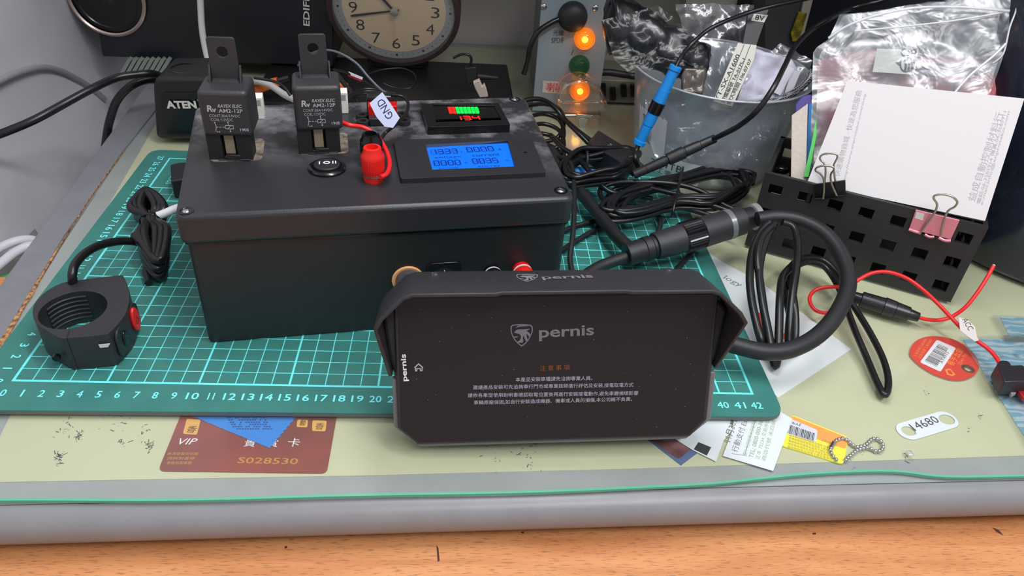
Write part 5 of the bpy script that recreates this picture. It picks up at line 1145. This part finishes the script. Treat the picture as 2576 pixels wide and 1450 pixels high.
# clear case with a metal latch in front of the panel
cs = thing('clear_latch_case', 'small clear case with domed lid and shiny metal latch before the grey switch box', 'case', aty(1465,340,37.5))
CCM = clear('case_clear', (150,140,130), .12, .1, 1.)
obj('tub', MB().prism([rquad([aty(x,y,38.0) for x, y in [(1412,288),(1514,288),(1502,372),(1420,372)]], .4)], V((0,2.4,0))), CCM, cs, bev=.15)
obj('lid', MB().prism([rquad([aty(x,y,38.0) for x, y in [(1404,286),(1404,240),(1425,208),(1470,198),(1508,222),(1530,262),(1524,286)]], .9)], V((0,2.6,0))), CCM, cs, bev=.3)
obj('latch', MB().box(aty(1469,292,37.8), (.72,0,0), (0,.06,0), (0,0,.16)).prism([[aty(x,y,37.9) for x, y in [(1456,298),(1481,298),(1466,330),(1458,330)]]], V((0,.1,0))), STEEL, cs, bev=.03)

# ================================================================== CLOCK
cy = 45.0; cc_ = aty(992,24,cy)
CN = V((0,-math.cos(math.radians(18)),-math.sin(math.radians(18)))); CU = V((0,-math.sin(math.radians(18)),math.cos(math.radians(18)))); CX = V((1,0,0))
CX = (CX*math.cos(math.radians(2.0))+CU*math.sin(math.radians(-1.0))).normalized()
ck = thing('alarm_clock', 'round clock with cream face and dark brown case behind the relays', 'clock', cc_-CU*6.8)
BRN = mat('clock_brown', (62,48,46), .35)
def cq(r, deg, k=0., sy=1.): a = math.radians(deg); return cc_+CX*(r*math.sin(a))+CU*(r*math.cos(a)*sy)+CN*k
SY = .97
def ering(r0, r1, k, h, m, nm, n=72, **kw):
    L_ = [[cq(r1, -i*360/n, k, SY) for i in range(n)]]
    if r0: L_.append([cq(r0, -i*360/n, k, SY) for i in range(n)])
    return obj(nm, MB().prism(L_, CN*h), m, ck, **kw)
ering(0, 6.55, -2.6, 2.6, BRN, 'case', bev=.4)
ering(5.95, 6.5, 0, .6, BRN, 'rim', bev=.2)
ering(0, 5.97, 0, .04, mat('clock_silver_ring', (182,184,184), .4), 'chapter_ring')
ering(0, 5.08, .04, .04, mat('clock_cream', (250,222,186), .5), 'dial')
mb = MB()
for n_, a in [('3',90),('4',120),('5',150),('6',180),('7',210),('8',240),('9',270),('10',300),('2',60),('1',30),('11',330),('12',0)]:
    c = cq(4.02, a, .09, SY); w = .42*(1.5 if len(n_) > 1 else 1); txt(mb, n_, c-CX*w-CU*.62, c+CX*w-CU*.62, CU, 1.25, lift=.01, off=-.005)
obj('numerals', mb, mat('clock_ink', (56,52,48), .5), ck)
mb = MB()
for i in range(60):
    c = cq(5.5, i*6, .05, SY); r = .13 if i % 5 == 0 else .04; mb.prism([circ(c, r, CX, CU, 10)], CN*.03)
tag(obj('minute_marks', mb, mat('clock_ink', (56,52,48), .5), ck), kind=None)
def hand(deg, L_, w, m, nm, k):
    a = math.radians(deg); d = CX*math.sin(a)+CU*math.cos(a); s_ = CN.cross(d); o = cc_+CN*k
    obj(nm, MB().prism([[o-d*.5-s_*w*.6, o+d*L_*.92-s_*w, o+d*L_-s_*w*.6, o+d*L_+s_*w*.6, o+d*L_*.92+s_*w, o-d*.5+s_*w*.6]], CN*.04), m, ck)
HK = mat('hand_black', (48,48,50), .4)
hand(258, 4.4, .12, HK, 'minute_hand', .2); hand(322, 3.2, .16, HK, 'hour_hand', .3); hand(181, 3.0, .035, mat('hand_cream', (225,205,170), .5), 'alarm_hand', .4)
obj('hub', MB().lathe([(.4,.2),(.4,.55),(.3,.62)], cc_, CN, 24), mat('hub_silver', (186,184,180), .35, .3), ck)
ering(0, 5.93, .75, .04, clear('clock_glass', (220,220,220), .02, .05, .5), 'glass')
mb = MB(); mb.box(cc_-CU*6.3-CN*-.0-CN*1.6+V((0,0,-.2)), CX*3.2, CN*1.0, CU*.7); obj('foot', mb, BRN, ck, bev=.2)

# dark equipment under and behind
DKB = mat('equipment_black', (24,24,27), .35)
tag(obj('media_box', MB().prism([[V((4.5,36.6,-.3)), V((29.6,36.9,-.3)), V((29.2,50,-.3)), V((4.2,49.6,-.3))]], (0,0,1.5)), DKB, bev=.2), 'flat black equipment box under the clock behind the instrument box', 'equipment box')
sp_k = thing('speaker_bar', 'long black speaker lying on its side with a silver-ringed driver and white lettering', 'speaker', (-2,48,1.2))
SPQ = [aty(258,142,46), aty(838,168,46), aty(838,-120,46), aty(210,-120,46)]
obj('cabinet', MB().prism([SPQ], V((0,9,0))), mat('speaker_black', (24,26,31), .4), sp_k, bev=.12)
dc = aty(269,-6,45.95)
obj('driver_ring', MB().lathe([(3.35,0),(3.65,.05),(3.7,.3),(3.5,.42),(3.35,.3)], dc, YA, 64, cap=False), mat('ring_champagne', (186,168,160), .35, .6), sp_k)
obj('driver_cone', MB().lathe([(3.4,.12),(2.9,.2),(2.3,-.3),(1.2,-.9),(.1,-1.0)], dc, YA, 64), mat('cone_black', (14,14,16), .25), sp_k)
obj('dust_cap', MB().sph(dc-YA*.5, 1.5, 28, sq=.45, ax=YA), mat('cap_gloss', (30,32,36), .12), sp_k)
mb = MB(); txt(mb, 'EDIFIER', aty(779,66,45.9), aty(778,-42,45.9), V((-1,0,0)), .62, lift=.02, off=.02); obj('lettering', mb, mat('speaker_print', (200,196,196), .4), sp_k)
tag(obj('ribbed_grey_bracket', (lambda mb: [mb.box(aty(318+i*14,163,44.5)+V((0,0,-.1)), V((.55,0,.75)), V((0,.4,0)), V((-.13,0,.1))) for i in range(8)] and mb)(MB()), mat('ribbed_grey', (128,136,128), .5)), 'pale ribbed plastic piece under the left end of the speaker', 'bracket')
at_ = thing('switch_device', 'small black rounded device with white lettering left of the instrument box', 'switch device', aty(450,355,31))
AQ = [aty(x,y,30.4) for x, y in [(392,342),(384,215),(392,196),(560,196),(560,350),(404,352)]]
obj('case', MB().prism([rquad(AQ, .6)], V((0,5,0))), mat('device_black', (24,24,27), .42), at_, bev=.3, seg=3)
obj('front_face', MB().prism([rquad([aty(x,y,30.3) for x, y in [(412,336),(405,232),(560,232),(560,336)]], .4)], V((0,.3,0))), mat('device_face', (16,17,20), .25), at_)
obj('top_ring', MB().lathe([(1.05,0),(1.15,.06),(1.05,.1)], V((AQ[2].x+1.6, 32.6, AQ[2].z+.02)), ZV, 32, cap=False), mat('device_ring', (44,42,40), .3), at_)
mb = MB(); txt(mb, 'ATEN', aty(421,272,30.2), aty(497,272,30.2), ZV, .68, lift=.1, off=.045); obj('lettering', mb, mat('aten_white', (205,202,190), .5), at_)

# background cables
wire('white_cable', 'thick white cable hanging down in front of the black speaker', 'cable', [aty(502,-40,42), aty(505,20,42), aty(508,70,41.8), aty(516,120,41.5), aty(528,165,41), aty(545,200,40.5), aty(590,212,38), aty(645,205,36), aty(680,215,35), aty(715,238,33), aty(745,252,31), aty(775,262,30)], .3, mat('white_cable_jacket', (205,200,198), .45), seg=14)
wire('black_power_cable', 'thick black cable crossing the wall to the left picture edge', 'cable', [aty(420,200,36), aty(385,186,34), aty(340,188,33), aty(290,197,32), aty(230,224,30), aty(160,262,28), aty(90,300,26), aty(20,330,25), aty(-80,368,24), aty(-220,430,22), aty(-400,560,19)], .33, RUB, seg=14)
wire('black_power_cable', 'thick black cable bending down behind the left edge of the desk', 'cable', [aty(410,208,35.5), aty(375,200,35), aty(330,216,34), aty(295,252,33.5), aty(277,300,33), aty(268,345,33), aty(262,400,32.5), aty(262,440,32)], .36, RUB, seg=14)
wire('grey_wall_cable', 'light grey cable curving along the left wall', 'cable', [V((-14.2,p.y,p.z)) for p in [hit(x, y, V((-14.2,0,0)), V((1,0,0))) for x, y in [(-500,420),(-200,300),(-60,232),(0,203),(50,182),(105,170),(150,178),(195,200),(230,222),(262,250)]]], .3, mat('grey_cable_jacket', (150,149,153), .5), seg=12)
for i, (lab, P) in enumerate([('upper white network cable looping beside the left desk edge', [(-40,650),(0,624),(40,607),(75,603),(95,612),(110,640)]), ('lower white network cable looping beside the left desk edge', [(-40,700),(0,665),(40,634),(78,618),(110,625),(130,650)])]):
    wire('network_cable', lab, 'cable', [(x, y, -6.5+i*.2) for x, y in P], .38, mat('network_white', (206,206,212), .5), seg=12)
wire('green_wire', 'thin green wire at the lower left below the white cables', 'wire', [(-30,712,-6.5),(8,700,-6.5),(40,688,-6.5)], .22, mat('green_wire_insulation', (20,130,60), .5))
ot = thing('orange_pen', 'orange tube with a black cap lying behind the relays', 'pen', aty(655,228,36.5))
obj('barrel', MB().cyl(aty(560,250,36.5), aty(700,205,36.8), .68, .42, 20), mat('orange_plastic', (226,98,34), .4), ot); obj('black_cap', MB().cyl(aty(698,205,36.8), aty(728,196,36.9), .3, .28, 18), BLKG, ot)
tag(obj('orange_marker', MB().cyl(aty(835,204,35), aty(872,222,35), .5, .42, 18), mat('orange_plastic', (226,98,34), .4)), 'short orange marker end showing right of the second relay', 'marker')
rw = thing('red_white_flag', 'small red and white striped label on a black wire below the clock', 'label', aty(895,193,34))
obj('white_stripe', MB().prism([[aty(x,y,34) for x, y in [(877,181),(913,196),(911,201),(876,187)]]], V((0,.1,0))), WHT, rw); obj('red_stripe', MB().prism([[aty(x,y,34) for x, y in [(876,187),(911,201),(909,206),(875,192)]]], V((0,.1,0))), mat('stripe_red', (150,30,40), .5), rw)
for lab, P, r in [('black wire with the striped label running down to the lid', [aty(840,175,33), aty(870,182,33.9), aty(910,202,34.1), aty(950,225,32), aty(985,245,28), aty(1010,262,24)], .1),
                  ('black wire loop lying on the dark box under the clock', [aty(915,192,38), aty(960,176,39.5), aty(1010,172,40), aty(1040,185,39), aty(1046,205,38), aty(1030,222,37), aty(990,220,37), aty(965,210,37)], .09),
                  ('black cable sloping from the second relay to the fuse holder', [aty(845,185,31), aty(865,210,29), aty(885,235,27), aty(905,262,25)], .2),
                  ('short black cable curving behind the first relay', [aty(640,196,29), aty(690,205,28), aty(715,218,27.5), aty(730,240,27)], .12)]:
    wire('black_wire', lab, 'wire', P, r, RUB)
for k in range(3): wire('black_wire', ['front','middle','rear'][k]+' one of three glossy black wires arching over the rear lid edge by the relay', 'wire', [aty(862,262-k*3,24+k), aty(885,244-k*5,25+k), aty(920,236-k*6,26+k), aty(960,238-k*5,26+k), aty(990,246-k*4,25+k)], .14, RUB)
us = thing('usb_plug', 'black plug with its thin lead against the back wall right of the clock', 'plug', aty(1185,190,40))
obj('plug_body', MB().prism([rquad([aty(x,y,40) for x, y in [(1168,172),(1198,168),(1202,205),(1175,214)]], .2)], V((0,.8,0))), BLKD, us, bev=.08); obj('lead', MB().tube([aty(1180,172,40.4), aty(1186,150,40.4), aty(1178,138,40.4), aty(1160,137,40.4), aty(1140,146,40.4)], .13, 8), RUB, us)
obj('strain_relief', MB().cyl(aty(1200,192,40.3), aty(1252,196,40.6), .34, .16, 14), BLKD, us)
wc_ = thing('white_wire_plug', 'small off-white connector standing behind the battery gauge', 'connector', aty(1215,240,27))
obj('connector_body', MB().prism([[aty(x,y,27) for x, y in [(1190,209),(1206,202),(1213,219),(1219,213),(1224,228),(1228,244),(1207,246),(1196,225)]]], V((0,.5,0))), mat('aged_nylon', (176,162,150), .5), wc_, bev=.05); obj('lead', MB().tube([aty(1218,244,27.2), aty(1218,262,26.8), V((25.5,26.4,3)), V((25.6,26,.2)), V((26.5,25.5,-.2))], .1, 8), RUB, wc_)
kb = thing('white_keyboard', 'off-white device with black keys in the shade behind the switch box', 'keyboard', aty(1560,240,46))
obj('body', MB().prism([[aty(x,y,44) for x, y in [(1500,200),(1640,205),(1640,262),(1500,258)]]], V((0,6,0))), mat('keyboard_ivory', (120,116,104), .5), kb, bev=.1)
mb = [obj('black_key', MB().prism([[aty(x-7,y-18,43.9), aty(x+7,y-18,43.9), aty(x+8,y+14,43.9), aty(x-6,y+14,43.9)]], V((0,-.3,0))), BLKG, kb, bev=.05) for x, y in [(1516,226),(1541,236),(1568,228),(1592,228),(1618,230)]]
wire('black_power_cable', 'black cable lying across the ivory device behind the blue connector', 'cable', [aty(1495,185,42), aty(1530,182,42), aty(1570,188,42), aty(1620,196,42), aty(1660,210,42)], .35, BLKD)

# unseen shelf, added above the desk to shade its far end
SHELF = tag(obj('unseen_shade_shelf', MB().box((46, 42.5, 35.5), (46,0,0), (0,19.5,0), (0,0,1)), mat('shelf_grey', (120,118,116), .6), bev=.2), 'unseen grey shelf added above the rear half of the desk to shade it', 'shelf')
